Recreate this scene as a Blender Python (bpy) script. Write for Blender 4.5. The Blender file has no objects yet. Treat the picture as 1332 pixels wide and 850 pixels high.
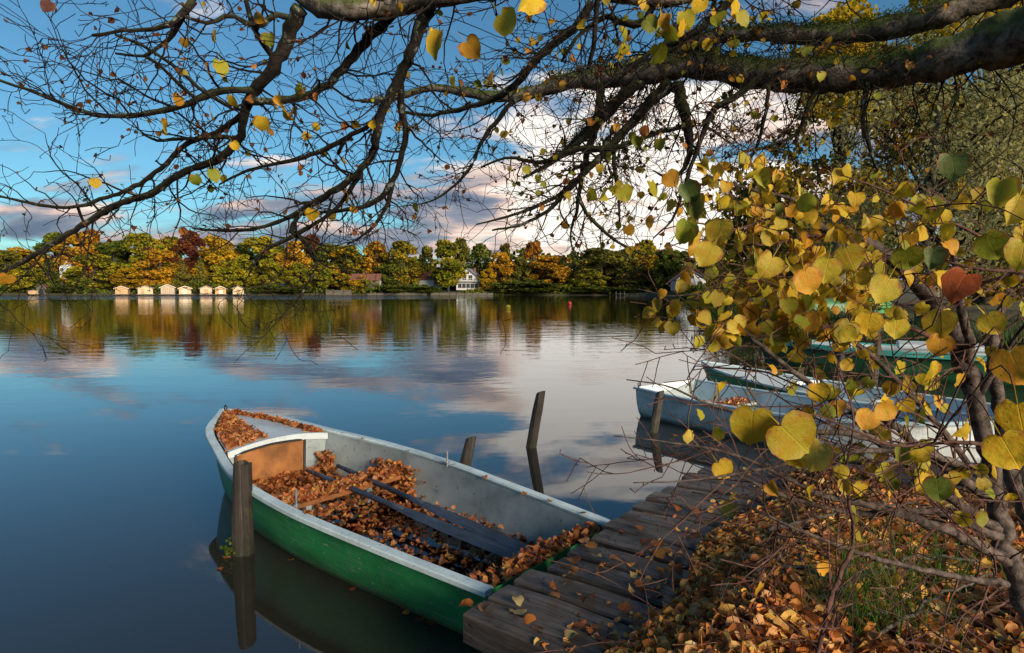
import bpy, math, random
import numpy as np
from mathutils import Vector, Matrix, Quaternion

random.seed(7)
RNG = np.random.default_rng(11)
sc = bpy.context.scene
COL = sc.collection

# ------------------------------------------------------------------ camera
FPX, CX, CY, HORIZON, EYE = 800.0, 666.0, 425.0, 376.0, 2.0
TILT = math.atan((CY - HORIZON) / FPX)
cam_d = bpy.data.cameras.new("camera")
cam_d.sensor_width = 36.0
cam_d.lens = 36.0 * FPX / 1332.0
cam_d.clip_start = 0.05
cam_d.clip_end = 5000.0
cam = bpy.data.objects.new("camera", cam_d)
COL.objects.link(cam)
cam.location = (0, 0, EYE)
cam.rotation_euler = (math.pi / 2 - TILT, 0, 0)
sc.camera = cam

# ------------------------------------------------------------------ light
SUN_AZ, SUN_EL = math.radians(142), math.radians(17)
SUN_DIR = Vector((math.sin(SUN_AZ) * math.cos(SUN_EL), math.cos(SUN_AZ) * math.cos(SUN_EL), math.sin(SUN_EL)))
sun_d = bpy.data.lights.new("sun", 'SUN')
sun_d.energy = 3.3
sun_d.angle = math.radians(24)
sun_d.color = (1.0, 0.84, 0.64)
sun_o = bpy.data.objects.new("sun", sun_d)
COL.objects.link(sun_o)
sun_o.rotation_euler = SUN_DIR.to_track_quat('Z', 'Y').to_euler()

sc.view_settings.view_transform = 'Standard'
sc.view_settings.look = 'None'
sc.view_settings.gamma = 1.0
sc.view_settings.use_curve_mapping = False
sc.view_settings.exposure = 1.25
sc.cycles.use_denoising = True
sc.cycles.max_bounces = 8
sc.cycles.transparent_max_bounces = 12
sc.cycles.caustics_reflective = False
sc.cycles.caustics_refractive = False
sc.cycles.sample_clamp_indirect = 4.0


class NT:
    """small node-graph helper"""
    def __init__(self, tree):
        self.t = tree
        self.n = tree.nodes
        self.n.clear()

    def new(self, kind, **kw):
        nd = self.n.new(kind)
        for k, v in kw.items():
            if k.startswith('i_'):
                key = k[2:]
                key = int(key) if key.isdigit() else key
                self.set(nd.inputs[key], v)
            else:
                setattr(nd, k, v)
        return nd

    def set(self, inp, v):
        if isinstance(v, bpy.types.NodeSocket):
            self.t.links.new(v, inp)
        elif hasattr(v, 'outputs'):
            self.t.links.new(v.outputs[0], inp)
        else:
            if isinstance(v, tuple) and len(v) == 3 and inp.type == 'RGBA':
                v = v + (1.0,)
            inp.default_value = v

    def math(self, op, a, b=0.0, c=None, clamp=False):
        nd = self.new('ShaderNodeMath', operation=op, use_clamp=clamp)
        self.set(nd.inputs[0], a)
        self.set(nd.inputs[1], b)
        if c is not None:
            self.set(nd.inputs[2], c)
        return nd.outputs[0]

    def vmath(self, op, a, b=(0, 0, 0), scale=None):
        nd = self.new('ShaderNodeVectorMath', operation=op)
        self.set(nd.inputs[0], a)
        if op != 'SCALE':
            self.set(nd.inputs[1], b)
        if scale is not None:
            self.set(nd.inputs['Scale'], scale)
        return nd.outputs[0] if op not in ('DOT_PRODUCT', 'LENGTH', 'DISTANCE') else nd.outputs['Value']

    def smooth(self, x, a, b, lo=0.0, hi=1.0):
        nd = self.new('ShaderNodeMapRange', interpolation_type='SMOOTHSTEP')
        self.set(nd.inputs[0], x)
        for i, v in ((1, a), (2, b), (3, lo), (4, hi)):
            self.set(nd.inputs[i], v)
        return nd.outputs[0]

    def lin(self, x, a, b, lo=0.0, hi=1.0):
        nd = self.new('ShaderNodeMapRange')
        self.set(nd.inputs[0], x)
        for i, v in ((1, a), (2, b), (3, lo), (4, hi)):
            self.set(nd.inputs[i], v)
        return nd.outputs[0]

    def noise(self, vec, scale, detail=3.0, rough=0.5, dist=0.0):
        nd = self.new('ShaderNodeTexNoise')
        if vec is not None:
            self.set(nd.inputs['Vector'], vec)
        nd.inputs['Scale'].default_value = scale
        nd.inputs['Detail'].default_value = detail
        nd.inputs['Roughness'].default_value = rough
        nd.inputs['Distortion'].default_value = dist
        return nd.outputs[0]

    def mix(self, fac, a, b, blend='MIX'):
        nd = self.new('ShaderNodeMix', data_type='RGBA', blend_type=blend)
        self.set(nd.inputs[0], fac)
        self.set(nd.inputs[6], a)
        self.set(nd.inputs[7], b)
        return nd.outputs[2]

    def ramp(self, fac, stops, interp='LINEAR'):
        nd = self.new('ShaderNodeValToRGB')
        nd.color_ramp.interpolation = interp
        el = nd.color_ramp.elements
        while len(el) < len(stops):
            el.new(0.5)
        for e, (p, c) in zip(el, stops):
            e.position = p
            e.color = tuple(c) + (1.0,)
        self.set(nd.inputs[0], fac)
        return nd.outputs[0]

    def mapping(self, vec, scale=(1, 1, 1), loc=(0, 0, 0), rot=(0, 0, 0)):
        nd = self.new('ShaderNodeMapping')
        self.set(nd.inputs[0], vec)
        nd.inputs['Location'].default_value = loc
        nd.inputs['Rotation'].default_value = rot
        nd.inputs['Scale'].default_value = scale
        return nd.outputs[0]


# ------------------------------------------------------------------ sky with evening clouds
world = bpy.data.worlds.new("World")
sc.world = world
world.use_nodes = True
g = NT(world.node_tree)
sky = g.new('ShaderNodeTexSky', sky_type='NISHITA', sun_disc=False)
sky.sun_elevation = SUN_EL
sky.sun_rotation = SUN_AZ
sky.air_density = 1.0
sky.dust_density = 0.25
sky.ozone_density = 2.5
dirv = g.new('ShaderNodeTexCoord').outputs['Generated']
sep = g.new('ShaderNodeSeparateXYZ', i_0=dirv)
dx, dy, dz = sep.outputs
zc = g.math('MAXIMUM', dz, 0.0)
den = g.math('ADD', zc, 0.24)
px_ = g.math('DIVIDE', dx, den)
py_ = g.math('DIVIDE', dy, den)
cp = g.new('ShaderNodeCombineXYZ', i_0=px_, i_1=py_, i_2=0.0).outputs[0]
cpa = g.mapping(cp, scale=(0.62, 1.15, 1.0), loc=(3.1, 1.7, 0.0))
cpb = g.vmath('ADD', cpa, (0.11, -0.09, 0.0))
n1 = g.noise(cpa, 2.1, 7.0, 0.56, 0.25)
n2 = g.noise(cpb, 2.1, 7.0, 0.56, 0.25)
nbig = g.noise(cpa, 0.45, 2.0, 0.5)
# a large sunlit cumulus bank over the far shore, right of the view axis
bank_d = g.vmath('DISTANCE', dirv, (0.20, 0.965, 0.13))
bank = g.smooth(bank_d, 0.40, 0.06)
low = g.smooth(zc, 0.36, 0.08)
thr = g.math('SUBTRACT', 0.635, g.math('MULTIPLY', low, 0.170))
thr = g.math('SUBTRACT', thr, g.math('MULTIPLY', bank, 0.21))
thr = g.math('SUBTRACT', thr, g.math('MULTIPLY', g.math('SUBTRACT', nbig, 0.5), 0.30))
dens = g.math('SUBTRACT', n1, thr)
mask = g.smooth(dens, -0.035, 0.085)
litf = g.math('ADD', 0.33, g.math('MULTIPLY', g.math('SUBTRACT', n1, n2), 3.4))
litf = g.math('SUBTRACT', litf, g.math('MULTIPLY', g.math('MULTIPLY', g.smooth(dens, 0.03, 0.2), 0.38), g.math('SUBTRACT', 1.0, bank)))
litf = g.math('ADD', litf, g.math('MULTIPLY', bank, 0.95), clamp=True)
ccol = g.ramp(litf, [(0.0, (0.12, 0.16, 0.24)), (0.36, (0.27, 0.28, 0.34)), (0.60, (0.74, 0.54, 0.46)), (0.85, (1.0, 0.84, 0.72)), (1.0, (1.1, 1.0, 0.90))])
bg_sky = g.new('ShaderNodeBackground', i_0=g.mix(1.0, sky, (0.54, 0.90, 0.98), 'MULTIPLY'), i_1=0.050)
bg_cld = g.new('ShaderNodeBackground', i_0=ccol, i_1=0.47)
mixw = g.new('ShaderNodeMixShader', i_0=g.math('MULTIPLY', mask, 0.96), i_1=bg_sky, i_2=bg_cld)
g.new('ShaderNodeOutputWorld', i_0=mixw)

# ------------------------------------------------------------------ geometry helpers
FWD = np.array([0, math.cos(TILT), -math.sin(TILT)])
UPV = np.array([0, math.sin(TILT), math.cos(TILT)])
RGT = np.array([1.0, 0, 0])
EYEV = np.array([0, 0, EYE])


def at(px, py, depth):
    """the place `depth` metres in front of the standpoint seen in direction (px, py)"""
    return EYEV + depth * (FWD + (px - CX) / FPX * RGT + (CY - py) / FPX * UPV)


def onz(px, py, z):
    d = FWD + (px - CX) / FPX * RGT + (CY - py) / FPX * UPV
    return EYEV + d * ((z - EYE) / d[2])


def proj(P):
    v = np.asarray(P) - EYEV
    d = v @ FWD
    d = np.where(d < 0.05, 0.05, d)
    return CX + FPX * (v @ RGT) / d, CY - FPX * (v @ UPV) / d


def hermite(x, xs, ys):
    xs = np.asarray(xs, float)
    ys = np.asarray(ys, float)
    m = np.gradient(ys, xs, axis=0)
    i = np.clip(np.searchsorted(xs, x) - 1, 0, len(xs) - 2)
    h = xs[i + 1] - xs[i]
    t = (x - xs[i]) / h
    if ys.ndim > 1:
        t = t[:, None]
        h = h[:, None]
    return (2*t**3-3*t**2+1)*ys[i] + (t**3-2*t**2+t)*h*m[i] + (-2*t**3+3*t**2)*ys[i+1] + (t**3-t**2)*h*m[i+1]


class MB:
    """collects verts and faces; build() links ONE mesh object"""
    def __init__(self):
        self.v, self.tint, self.luv = [], [], []
        self.f4, self.f3, self.poly = [], [], []
        self.n = 0
        self.has = False

    def add(self, verts, faces, tint=None, luv=None):
        verts = np.asarray(verts, float).reshape(-1, 3)
        k = len(verts)
        self.v.append(verts)
        self.tint.append(np.zeros(k) if tint is None else np.broadcast_to(np.asarray(tint, float), (k,)))
        self.luv.append(np.zeros((k, 3)) if luv is None else np.asarray(luv, float))
        if tint is not None or luv is not None:
            self.has = True
        if isinstance(faces, np.ndarray):
            (self.f4 if faces.shape[1] == 4 else self.f3).append(faces + self.n)
        else:
            for fc in faces:
                if len(fc) == 4:
                    self.f4.append(np.array([fc]) + self.n)
                elif len(fc) == 3:
                    self.f3.append(np.array([fc]) + self.n)
                else:
                    self.poly.append([i + self.n for i in fc])
        self.n += k
        return self

    def box(self, c, s, rot=None, taper=1.0):
        x, y, z = s[0]/2, s[1]/2, s[2]/2
        v = np.array([[-x, -y, -z], [x, -y, -z], [x, y, -z], [-x, y, -z],
                      [-x*taper, -y*taper, z], [x*taper, -y*taper, z], [x*taper, y*taper, z], [-x*taper, y*taper, z]])
        if rot is not None:
            v = v @ np.array(rot).T
        return self.add(v + np.asarray(c, float), np.array([[0, 3, 2, 1], [4, 5, 6, 7], [0, 1, 5, 4], [1, 2, 6, 5], [2, 3, 7, 6], [3, 0, 4, 7]]))

    def tube(self, pts, rad, sides=6, cap=True, wob=0.0, tint=None):
        pts = np.asarray(pts, float)
        n = len(pts)
        rad = np.broadcast_to(np.asarray(rad, float), (n,))
        tg = np.gradient(pts, axis=0)
        tg /= np.linalg.norm(tg, axis=1)[:, None] + 1e-9
        ref = np.array([0.31, 0.2, 0.93])
        a = np.cross(tg, ref)
        bad = np.linalg.norm(a, axis=1) < 0.2
        a[bad] = np.cross(tg[bad], np.array([1.0, 0.1, 0.0]))
        a /= np.linalg.norm(a, axis=1)[:, None]
        b = np.cross(tg, a)
        th = np.arange(sides) * 2 * math.pi / sides
        rr = rad[:, None] * np.ones(sides)
        if wob:
            rr = rr * (1 + RNG.normal(0, wob, (n, sides)))
        v = pts[:, None, :] + rr[:, :, None] * (np.cos(th)[None, :, None] * a[:, None, :] + np.sin(th)[None, :, None] * b[:, None, :])
        i = np.arange(n - 1)[:, None] * sides
        j = np.arange(sides)[None, :]
        j2 = (j + 1) % sides
        q = np.stack([i + j, i + j2, i + sides + j2, i + sides + j], -1).reshape(-1, 4)
        self.add(v.reshape(-1, 3), q, tint=tint)
        if cap:
            o = self.n - n * sides
            self.poly.append([o + k for k in range(sides)][::-1])
            self.poly.append([o + (n - 1) * sides + k for k in range(sides)])
        return self

    def loft(self, rings, closed=False, flip=False):
        rings = np.asarray(rings, float)
        n, m = rings.shape[:2]
        i = np.arange(n - 1)[:, None] * m
        j = np.arange(m if closed else m - 1)[None, :]
        j2 = (j + 1) % m
        q = np.stack([i + j, i + j2, i + m + j2, i + m + j], -1).reshape(-1, 4)
        return self.add(rings.reshape(-1, 3), q[:, ::-1] if flip else q)

    def mesh(self, name, mat, smooth=False):
        me = bpy.data.meshes.new(name)
        V = np.concatenate(self.v) if self.v else np.zeros((0, 3))
        f4 = np.concatenate(self.f4) if self.f4 else np.zeros((0, 4), int)
        f3 = np.concatenate(self.f3) if self.f3 else np.zeros((0, 3), int)
        loops = np.concatenate([f4.ravel(), f3.ravel()] + [np.array(p) for p in self.poly]).astype(np.int32)
        tot = np.concatenate([np.full(len(f4), 4), np.full(len(f3), 3), np.array([len(p) for p in self.poly], int)]).astype(np.int32)
        start = np.concatenate([[0], np.cumsum(tot)[:-1]]).astype(np.int32) if len(tot) else np.zeros(0, np.int32)
        me.vertices.add(len(V))
        me.vertices.foreach_set('co', V.astype(np.float32).ravel())
        me.loops.add(len(loops))
        me.loops.foreach_set('vertex_index', loops)
        me.polygons.add(len(tot))
        me.polygons.foreach_set('loop_start', start)
        if smooth:
            me.polygons.foreach_set('use_smooth', np.ones(len(tot), bool))
        else:
            me.polygons.foreach_set('use_smooth', np.zeros(len(tot), bool))
        if self.has:
            a = me.attributes.new('tint', 'FLOAT', 'POINT')
            a.data.foreach_set('value', np.concatenate(self.tint).astype(np.float32))
            a = me.attributes.new('luv', 'FLOAT_VECTOR', 'POINT')
            a.data.foreach_set('vector', np.concatenate(self.luv).astype(np.float32).ravel())
        me.update(calc_edges=True)
        me.validate()
        if mat is not None:
            me.materials.append(mat)
        return me

    def build(self, name, mat, parent=None, smooth=False):
        return obj(name, self.mesh(name, mat, smooth), parent)


def obj(name, data, parent=None):
    o = bpy.data.objects.new(name, data)
    COL.objects.link(o)
    if parent is not None:
        o.parent = parent
    return o


def tag(o, label=None, cat=None, group=None, kind=None):
    for k, v in (('label', label), ('category', cat), ('group', group), ('kind', kind)):
        if v:
            o[k] = v
    return o


def thing(name, label, cat, loc=(0, 0, 0), rz=0.0, group=None):
    o = obj(name, None)
    o.location = loc
    o.rotation_euler = (0, 0, rz)
    o.empty_display_size = 0.2
    return tag(o, label, cat, group)


def bevel(o, w, seg=2):
    m = o.modifiers.new('bevel', 'BEVEL')
    m.width = w
    m.segments = seg
    m.limit_method = 'ANGLE'
    return o


# ------------------------------------------------------------------ materials
def mat(name):
    m = bpy.data.materials.new(name)
    m.use_nodes = True
    return m, NT(m.node_tree)


def out(gr, surf):
    gr.new('ShaderNodeOutputMaterial', i_0=surf)


def bump(gr, h, strength=0.3, dist=0.01):
    return gr.new('ShaderNodeBump', i_Strength=strength, i_Distance=dist, i_Height=h).outputs[0]


def plain(name, col, rough=0.6, var=0.25, scale=6.0, bmp=0.15, dist=0.005, stretch=(1, 1, 1), dirt=None, spec=0.4, speck=None):
    m, q = mat(name)
    co = q.mapping(q.new('ShaderNodeTexCoord').outputs['Object'], scale=stretch)
    n = q.noise(co, scale, 6.0, 0.62)
    n_b = q.noise(co, scale * 5.3, 4.0, 0.6)
    lo = tuple(c * (1 - var) for c in col)
    hi = tuple(min(1, c * (1 + var)) for c in col)
    c = q.mix(q.smooth(n, 0.3, 0.7), lo, hi)
    if dirt:
        c = q.mix(q.smooth(q.noise(co, scale * 0.7, 7.0, 0.7), 0.52, 0.72, 0.0, 0.75), c, dirt)
    if speck:
        c = q.mix(q.smooth(q.noise(co, scale * 9, 2.0, 0.5), 0.66, 0.74, 0, 0.8), c, speck)
    b = q.new('ShaderNodeBsdfPrincipled', i_0=c, i_Roughness=q.lin(n_b, 0.3, 0.7, max(0.05, rough - 0.12), min(1, rough + 0.12)))
    b.inputs['Specular IOR Level'].default_value = spec
    q.set(b.inputs['Normal'], bump(q, q.math('ADD', n, q.math('MULTIPLY', n_b, 0.5)), bmp, dist))
    out(q, b)
    return m


def woodmat(name, dark, light, axis=0, scale=1.0, moss=None, rough=0.7, wet=False):
    m, q = mat(name)
    tc = q.new('ShaderNodeTexCoord').outputs['Object']
    oi = q.new('ShaderNodeObjectInfo').outputs['Random']
    off = q.new('ShaderNodeCombineXYZ', i_0=q.math('MULTIPLY', oi, 13.0), i_1=q.math('MULTIPLY', oi, 7.0), i_2=q.math('MULTIPLY', oi, 5.0)).outputs[0]
    co0 = q.vmath('ADD', tc, off)
    st = [14.0 * scale] * 3
    st[axis] = 0.9 * scale
    co = q.mapping(co0, scale=tuple(st))
    grain = q.noise(co, 2.2, 6.0, 0.65, 0.4)
    fine = q.noise(co, 9.0, 3.0, 0.6)
    blot = q.noise(co0, 5.0 * scale, 5.0, 0.6)
    crack = q.smooth(q.noise(co, 3.1, 2.0, 0.5, 0.6), 0.40, 0.33)
    c = q.mix(q.smooth(grain, 0.3, 0.72), dark, light)
    c = q.mix(q.smooth(blot, 0.42, 0.7, 0, 0.6), c, tuple(x * 0.55 for x in dark))
    c = q.mix(q.math('MULTIPLY', crack, 0.75), c, tuple(x * 0.2 for x in dark))
    c = q.mix(q.lin(oi, 0, 1, 0.0, 0.35), c, tuple(x * 1.25 for x in light))
    if moss:
        c = q.mix(q.smooth(q.noise(co0, 11.0, 5.0, 0.7), 0.55, 0.68, 0, 0.8), c, moss)
    if wet:
        wz = q.new('ShaderNodeSeparateXYZ', i_0=q.new('ShaderNodeNewGeometry').outputs['Position']).outputs[2]
        wz = q.math('ADD', wz, q.math('MULTIPLY', q.math('SUBTRACT', blot, 0.5), 0.18))
        c = q.mix(q.smooth(wz, 0.17, 0.06, 0, 0.7), c, (0.018, 0.020, 0.011))
    b = q.new('ShaderNodeBsdfPrincipled', i_0=c, i_Roughness=q.lin(blot, 0.3, 0.7, rough - 0.2, rough + 0.1))
    b.inputs['Specular IOR Level'].default_value = 0.35
    hh = q.math('SUBTRACT', q.math('ADD', grain, q.math('MULTIPLY', fine, 0.4)), q.math('MULTIPLY', crack, 1.2))
    q.set(b.inputs['Normal'], bump(q, hh, 0.55, 0.006))
    out(q, b)
    return m


def barkmat(name, dark, light, moss=0.0):
    m, q = mat(name)
    geo = q.new('ShaderNodeNewGeometry')
    co = geo.outputs['Position']
    n = q.noise(co, 26.0, 7.0, 0.68, 0.3)
    big = q.noise(co, 6.0, 5.0, 0.6)
    c = q.mix(q.smooth(n, 0.35, 0.68), dark, light)
    if moss:
        # pale lichen patches, then moss growing on the upper side
        c = q.mix(q.smooth(q.noise(co, 15.0, 6.0, 0.7), 0.57, 0.66, 0, 0.8), c, (0.20, 0.23, 0.19))
        nz = q.new('ShaderNodeSeparateXYZ', i_0=geo.outputs['Normal']).outputs[2]
        mk = q.math('ADD', q.math('MULTIPLY', nz, 0.45), q.math('SUBTRACT', big, 0.42))
        c = q.mix(q.smooth(mk, 0.0, 0.25, 0, moss), c, (0.060, 0.085, 0.014))
    b = q.new('ShaderNodeBsdfPrincipled', i_0=c, i_Roughness=0.9)
    b.inputs['Specular IOR Level'].default_value = 0.2
    q.set(b.inputs['Normal'], bump(q, n, 0.8, 0.012))
    out(q, b)
    return m


def foliage(name, cols, trans=0.35, scale=0.25):
    """leaf-mass material: colour differs from leaf to leaf and from bough to bough"""
    m, q = mat(name)
    tint = q.new('ShaderNodeAttribute', attribute_name='tint').outputs['Fac']
    oi = q.new('ShaderNodeObjectInfo').outputs['Random']
    co = q.new('ShaderNodeTexCoord').outputs['Object']
    n = q.noise(q.vmath('ADD', co, q.new('ShaderNodeCombineXYZ', i_0=q.math('MULTIPLY', oi, 90.0), i_1=oi, i_2=0.0).outputs[0]), scale, 3.0, 0.6)
    f = q.math('ADD', q.math('MULTIPLY', tint, 0.5), q.smooth(n, 0.34, 0.66, 0.0, 0.5))
    k = len(cols)
    c = q.ramp(f, [(i / (k - 1), cc) for i, cc in enumerate(cols)])
    d = q.new('ShaderNodeBsdfDiffuse', i_0=c)
    t = q.new('ShaderNodeBsdfTranslucent', i_0=c)
    out(q, q.new('ShaderNodeMixShader', i_0=trans, i_1=d, i_2=t))
    return m


def leafmat(name, cols=None, trans=0.4, rough=0.55):
    """a single leaf: veins, blotches and browned rim; colour from the leaf itself"""
    m, q = mat(name)
    luv = q.new('ShaderNodeAttribute', attribute_name='luv').outputs['Vector']
    sx = q.new('ShaderNodeSeparateXYZ', i_0=luv)
    x, y, rnd = sx.outputs
    ax = q.math('ABSOLUTE', x)
    if cols is None:
        oi = q.new('ShaderNodeObjectInfo')
        base = oi.outputs['Color']
        rnd = oi.outputs['Random']
    else:
        tint = q.new('ShaderNodeAttribute', attribute_name='tint').outputs['Fac']
        k = len(cols)
        base = q.ramp(tint, [(i / (k - 1), cc) for i, cc in enumerate(cols)])
    lv = q.math('SUBTRACT', y, q.math('MULTIPLY', ax, 0.75))
    lat = q.math('PINGPONG', q.math('MULTIPLY', lv, 7.0), 0.5)
    vein = q.math('MAXIMUM', q.smooth(ax, 0.02, 0.006), q.smooth(lat, 0.06, 0.0, 0, 0.8))
    off = q.vmath('ADD', luv, q.new('ShaderNodeCombineXYZ', i_0=q.math('MULTIPLY', rnd, 40.0), i_1=0.0, i_2=0.0).outputs[0])
    n = q.noise(off, 3.2, 5.0, 0.6)
    spots = q.smooth(q.noise(off, 14.0, 3.0, 0.6), 0.62, 0.70)
    c = q.mix(q.smooth(n, 0.35, 0.7, 0, 0.6), base, q.mix(1.0, base, (1.25, 0.72, 0.5), 'MULTIPLY'))
    rim = q.math('LENGTH' if False else 'POWER', q.math('ADD', q.math('POWER', q.math('MULTIPLY', x, 2.0), 2.0), q.math('POWER', q.math('MULTIPLY', q.math('SUBTRACT', y, 0.5), 1.85), 2.0)), 0.5)
    rimk = q.smooth(q.math('ADD', rim, q.math('MULTIPLY', q.math('SUBTRACT', n, 0.5), 0.9)), 0.86, 1.12, 0, 0.75)
    c = q.mix(rimk, c, (0.24, 0.075, 0.02))
    c = q.mix(q.math('MULTIPLY', spots, 0.7), c, (0.10, 0.035, 0.015))
    c = q.mix(q.math('MULTIPLY', vein, 0.38), c, q.mix(1.0, base, (1.35, 1.3, 1.3), 'MULTIPLY'))
    b = q.new('ShaderNodeBsdfPrincipled', i_0=c, i_Roughness=rough)
    b.inputs['Specular IOR Level'].default_value = 0.3
    q.set(b.inputs['Normal'], bump(q, q.math('ADD', n, q.math('MULTIPLY', vein, -0.4)), 0.35, 0.01))
    t = q.new('ShaderNodeBsdfTranslucent', i_0=c)
    out(q, q.new('ShaderNodeMixShader', i_0=trans, i_1=b, i_2=t))
    return m


M = {}
M['plank'] = woodmat('weathered_plank', (0.022, 0.017, 0.014), (0.098, 0.078, 0.063), 0, 1.0, rough=0.6)
M['post'] = woodmat('post_wood', (0.009, 0.0075, 0.006), (0.046, 0.037, 0.029), 2, 1.2, moss=(0.045, 0.05, 0.02), wet=True)
M['beam'] = woodmat('beam_wood', (0.02, 0.018, 0.015), (0.07, 0.06, 0.05), 0, 1.0)
M['hull_green'] = plain('green_hull_paint', (0.016, 0.165, 0.048), 0.34, 0.4, 2.2, 0.12, 0.01, (0.5, 0.5, 2.0), (0.06, 0.16, 0.085), 0.5, (0.25, 0.33, 0.27))
def hullpaint(name, col, scum):
    """old boat paint: faded patches, long scrapes, chips and a scum line just above the water"""
    m, q = mat(name)
    tc = q.new('ShaderNodeTexCoord').outputs['Object']
    z = q.new('ShaderNodeSeparateXYZ', i_0=tc).outputs[2]
    n = q.noise(q.mapping(tc, scale=(0.7, 0.7, 2.2)), 2.4, 7.0, 0.62)
    fine = q.noise(tc, 26.0, 4.0, 0.6)
    scr = q.noise(q.mapping(tc, scale=(1.2, 1.2, 26.0), rot=(0, 0.06, 0)), 2.6, 4.0, 0.6)
    drip = q.noise(q.mapping(tc, scale=(22.0, 22.0, 1.1)), 1.3, 4.0, 0.6)
    c = q.mix(q.smooth(n, 0.3, 0.7), tuple(x*0.7 for x in col), tuple(x*1.25 for x in col))
    fade = tuple(0.55*x + 0.055 for x in col)
    c = q.mix(q.smooth(drip, 0.50, 0.70, 0, 0.6), c, fade)
    c = q.mix(q.smooth(scr, 0.60, 0.68, 0, 0.75), c, tuple(0.5*x + 0.16 for x in col))
    c = q.mix(q.smooth(fine, 0.655, 0.70, 0, 0.85), c, (0.30, 0.35, 0.30))
    zz = q.math('ADD', z, q.math('MULTIPLY', q.math('SUBTRACT', n, 0.5), 0.12))
    c = q.mix(q.smooth(zz, 0.10, 0.03, 0, 0.65), c, scum)
    c = q.mix(q.math('MULTIPLY', q.smooth(zz, 0.20, 0.05), q.smooth(q.noise(tc, 60.0, 2.0), 0.60, 0.68, 0, 0.7)), c, (0.30, 0.33, 0.25))
    b = q.new('ShaderNodeBsdfPrincipled', i_0=c, i_Roughness=q.lin(n, 0.3, 0.7, 0.28, 0.5))
    b.inputs['Specular IOR Level'].default_value = 0.45
    q.set(b.inputs['Normal'], bump(q, q.math('ADD', n, q.math('MULTIPLY', fine, 0.25)), 0.16, 0.012))
    out(q, b)
    return m


M['hull_green'] = hullpaint('green_hull_paint', (0.026, 0.235, 0.070), (0.11, 0.15, 0.08))
M['hull_dkgreen'] = plain('dark_green_hull_paint', (0.012, 0.075, 0.030), 0.4, 0.3, 2.0, 0.1, 0.01, (0.5, 0.5, 2.0), (0.04, 0.10, 0.06))
M['teal'] = plain('teal_rail_paint', (0.05, 0.27, 0.24), 0.4, 0.25, 4.0, 0.1)
M['rail'] = plain('white_rail_paint', (0.50, 0.60, 0.61), 0.42, 0.16, 5.0, 0.14, 0.004, (1, 1, 1), (0.30, 0.36, 0.36), 0.4, (0.18, 0.20, 0.19))
M['liner'] = plain('grey_liner_paint', (0.27, 0.315, 0.32), 0.5, 0.2, 3.0, 0.12, 0.006, (1, 1, 1), (0.14, 0.16, 0.155), 0.35, (0.10, 0.10, 0.08))
M['deck'] = plain('white_deck_paint', (0.50, 0.56, 0.58), 0.45, 0.12, 3.0, 0.1, 0.005, (1, 1, 1), (0.33, 0.36, 0.35))
M['hull_white_plain'] = plain('white_hull_paint', (0.50, 0.58, 0.60), 0.4, 0.15, 2.5, 0.12, 0.006, (0.6, 0.6, 2.0), (0.30, 0.33, 0.32), 0.4, (0.2, 0.22, 0.2))
M['hull_white'] = hullpaint('white_hull_paint', (0.66, 0.71, 0.71), (0.20, 0.20, 0.15))
M['bluerail'] = plain('pale_blue_rail', (0.36, 0.49, 0.54), 0.4, 0.2, 5.0, 0.1)
M['locker'] = plain('brown_locker_panel', (0.25, 0.10, 0.030), 0.5, 0.4, 4.0, 0.2, 0.005, (1, 1, 1), (0.09, 0.035, 0.016), 0.4, (0.06, 0.03, 0.015))
M['thwart'] = plain('brown_thwart', (0.22, 0.085, 0.028), 0.45, 0.25, 4.0, 0.15, 0.005, (0.3, 3, 3))
M['darktrim'] = plain('dark_rubber_trim', (0.025, 0.025, 0.025), 0.6, 0.2)
M['oar'] = woodmat('navy_oar_paint', (0.020, 0.026, 0.040), (0.062, 0.075, 0.105), 0, 1.0, rough=0.45)
M['redwood'] = plain('red_brown_plank', (0.22, 0.085, 0.06), 0.5, 0.3, 5.0, 0.2)
M['steel'] = plain('galvanised_steel', (0.42, 0.44, 0.45), 0.35, 0.3, 30.0, 0.2)
m_, q_ = M['steel'], None
m_.node_tree.nodes['Principled BSDF'].inputs['Metallic'].default_value = 0.85
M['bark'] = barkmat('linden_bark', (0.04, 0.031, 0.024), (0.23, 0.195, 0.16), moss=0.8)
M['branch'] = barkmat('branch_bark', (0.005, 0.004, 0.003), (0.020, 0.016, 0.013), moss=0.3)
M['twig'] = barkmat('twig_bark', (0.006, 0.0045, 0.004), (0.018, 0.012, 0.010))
M['shrubbark'] = barkmat('shrub_bark', (0.024, 0.018, 0.015), (0.13, 0.10, 0.085))
M['redtwig'] = barkmat('shrub_twig_bark', (0.045, 0.022, 0.018), (0.115, 0.058, 0.045))
M['deadwood'] = barkmat('dead_branch_bark', (0.03, 0.025, 0.021), (0.13, 0.115, 0.10))
M['fartrunk'] = plain('far_trunk_bark', (0.05, 0.04, 0.03), 0.9, 0.3, 1.0)
M['moss'] = foliage('moss', [(0.022, 0.034, 0.006), (0.050, 0.075, 0.012), (0.09, 0.11, 0.02)], 0.2, 8.0)
M['grass'] = foliage('grass_blade', [(0.030, 0.070, 0.012), (0.055, 0.13, 0.02), (0.13, 0.16, 0.04)], 0.35, 2.0)
M['iris'] = foliage('iris_blade', [(0.020, 0.055, 0.018), (0.04, 0.10, 0.03), (0.10, 0.13, 0.03)], 0.3, 2.0)
M['leaf'] = leafmat('single_leaf')
M['litter'] = leafmat('fallen_leaves', [(0.13, 0.05, 0.022), (0.30, 0.11, 0.03), (0.48, 0.18, 0.038), (0.56, 0.26, 0.06), (0.46, 0.29, 0.14), (0.58, 0.37, 0.06), (0.40, 0.34, 0.15)], 0.22)
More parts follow.
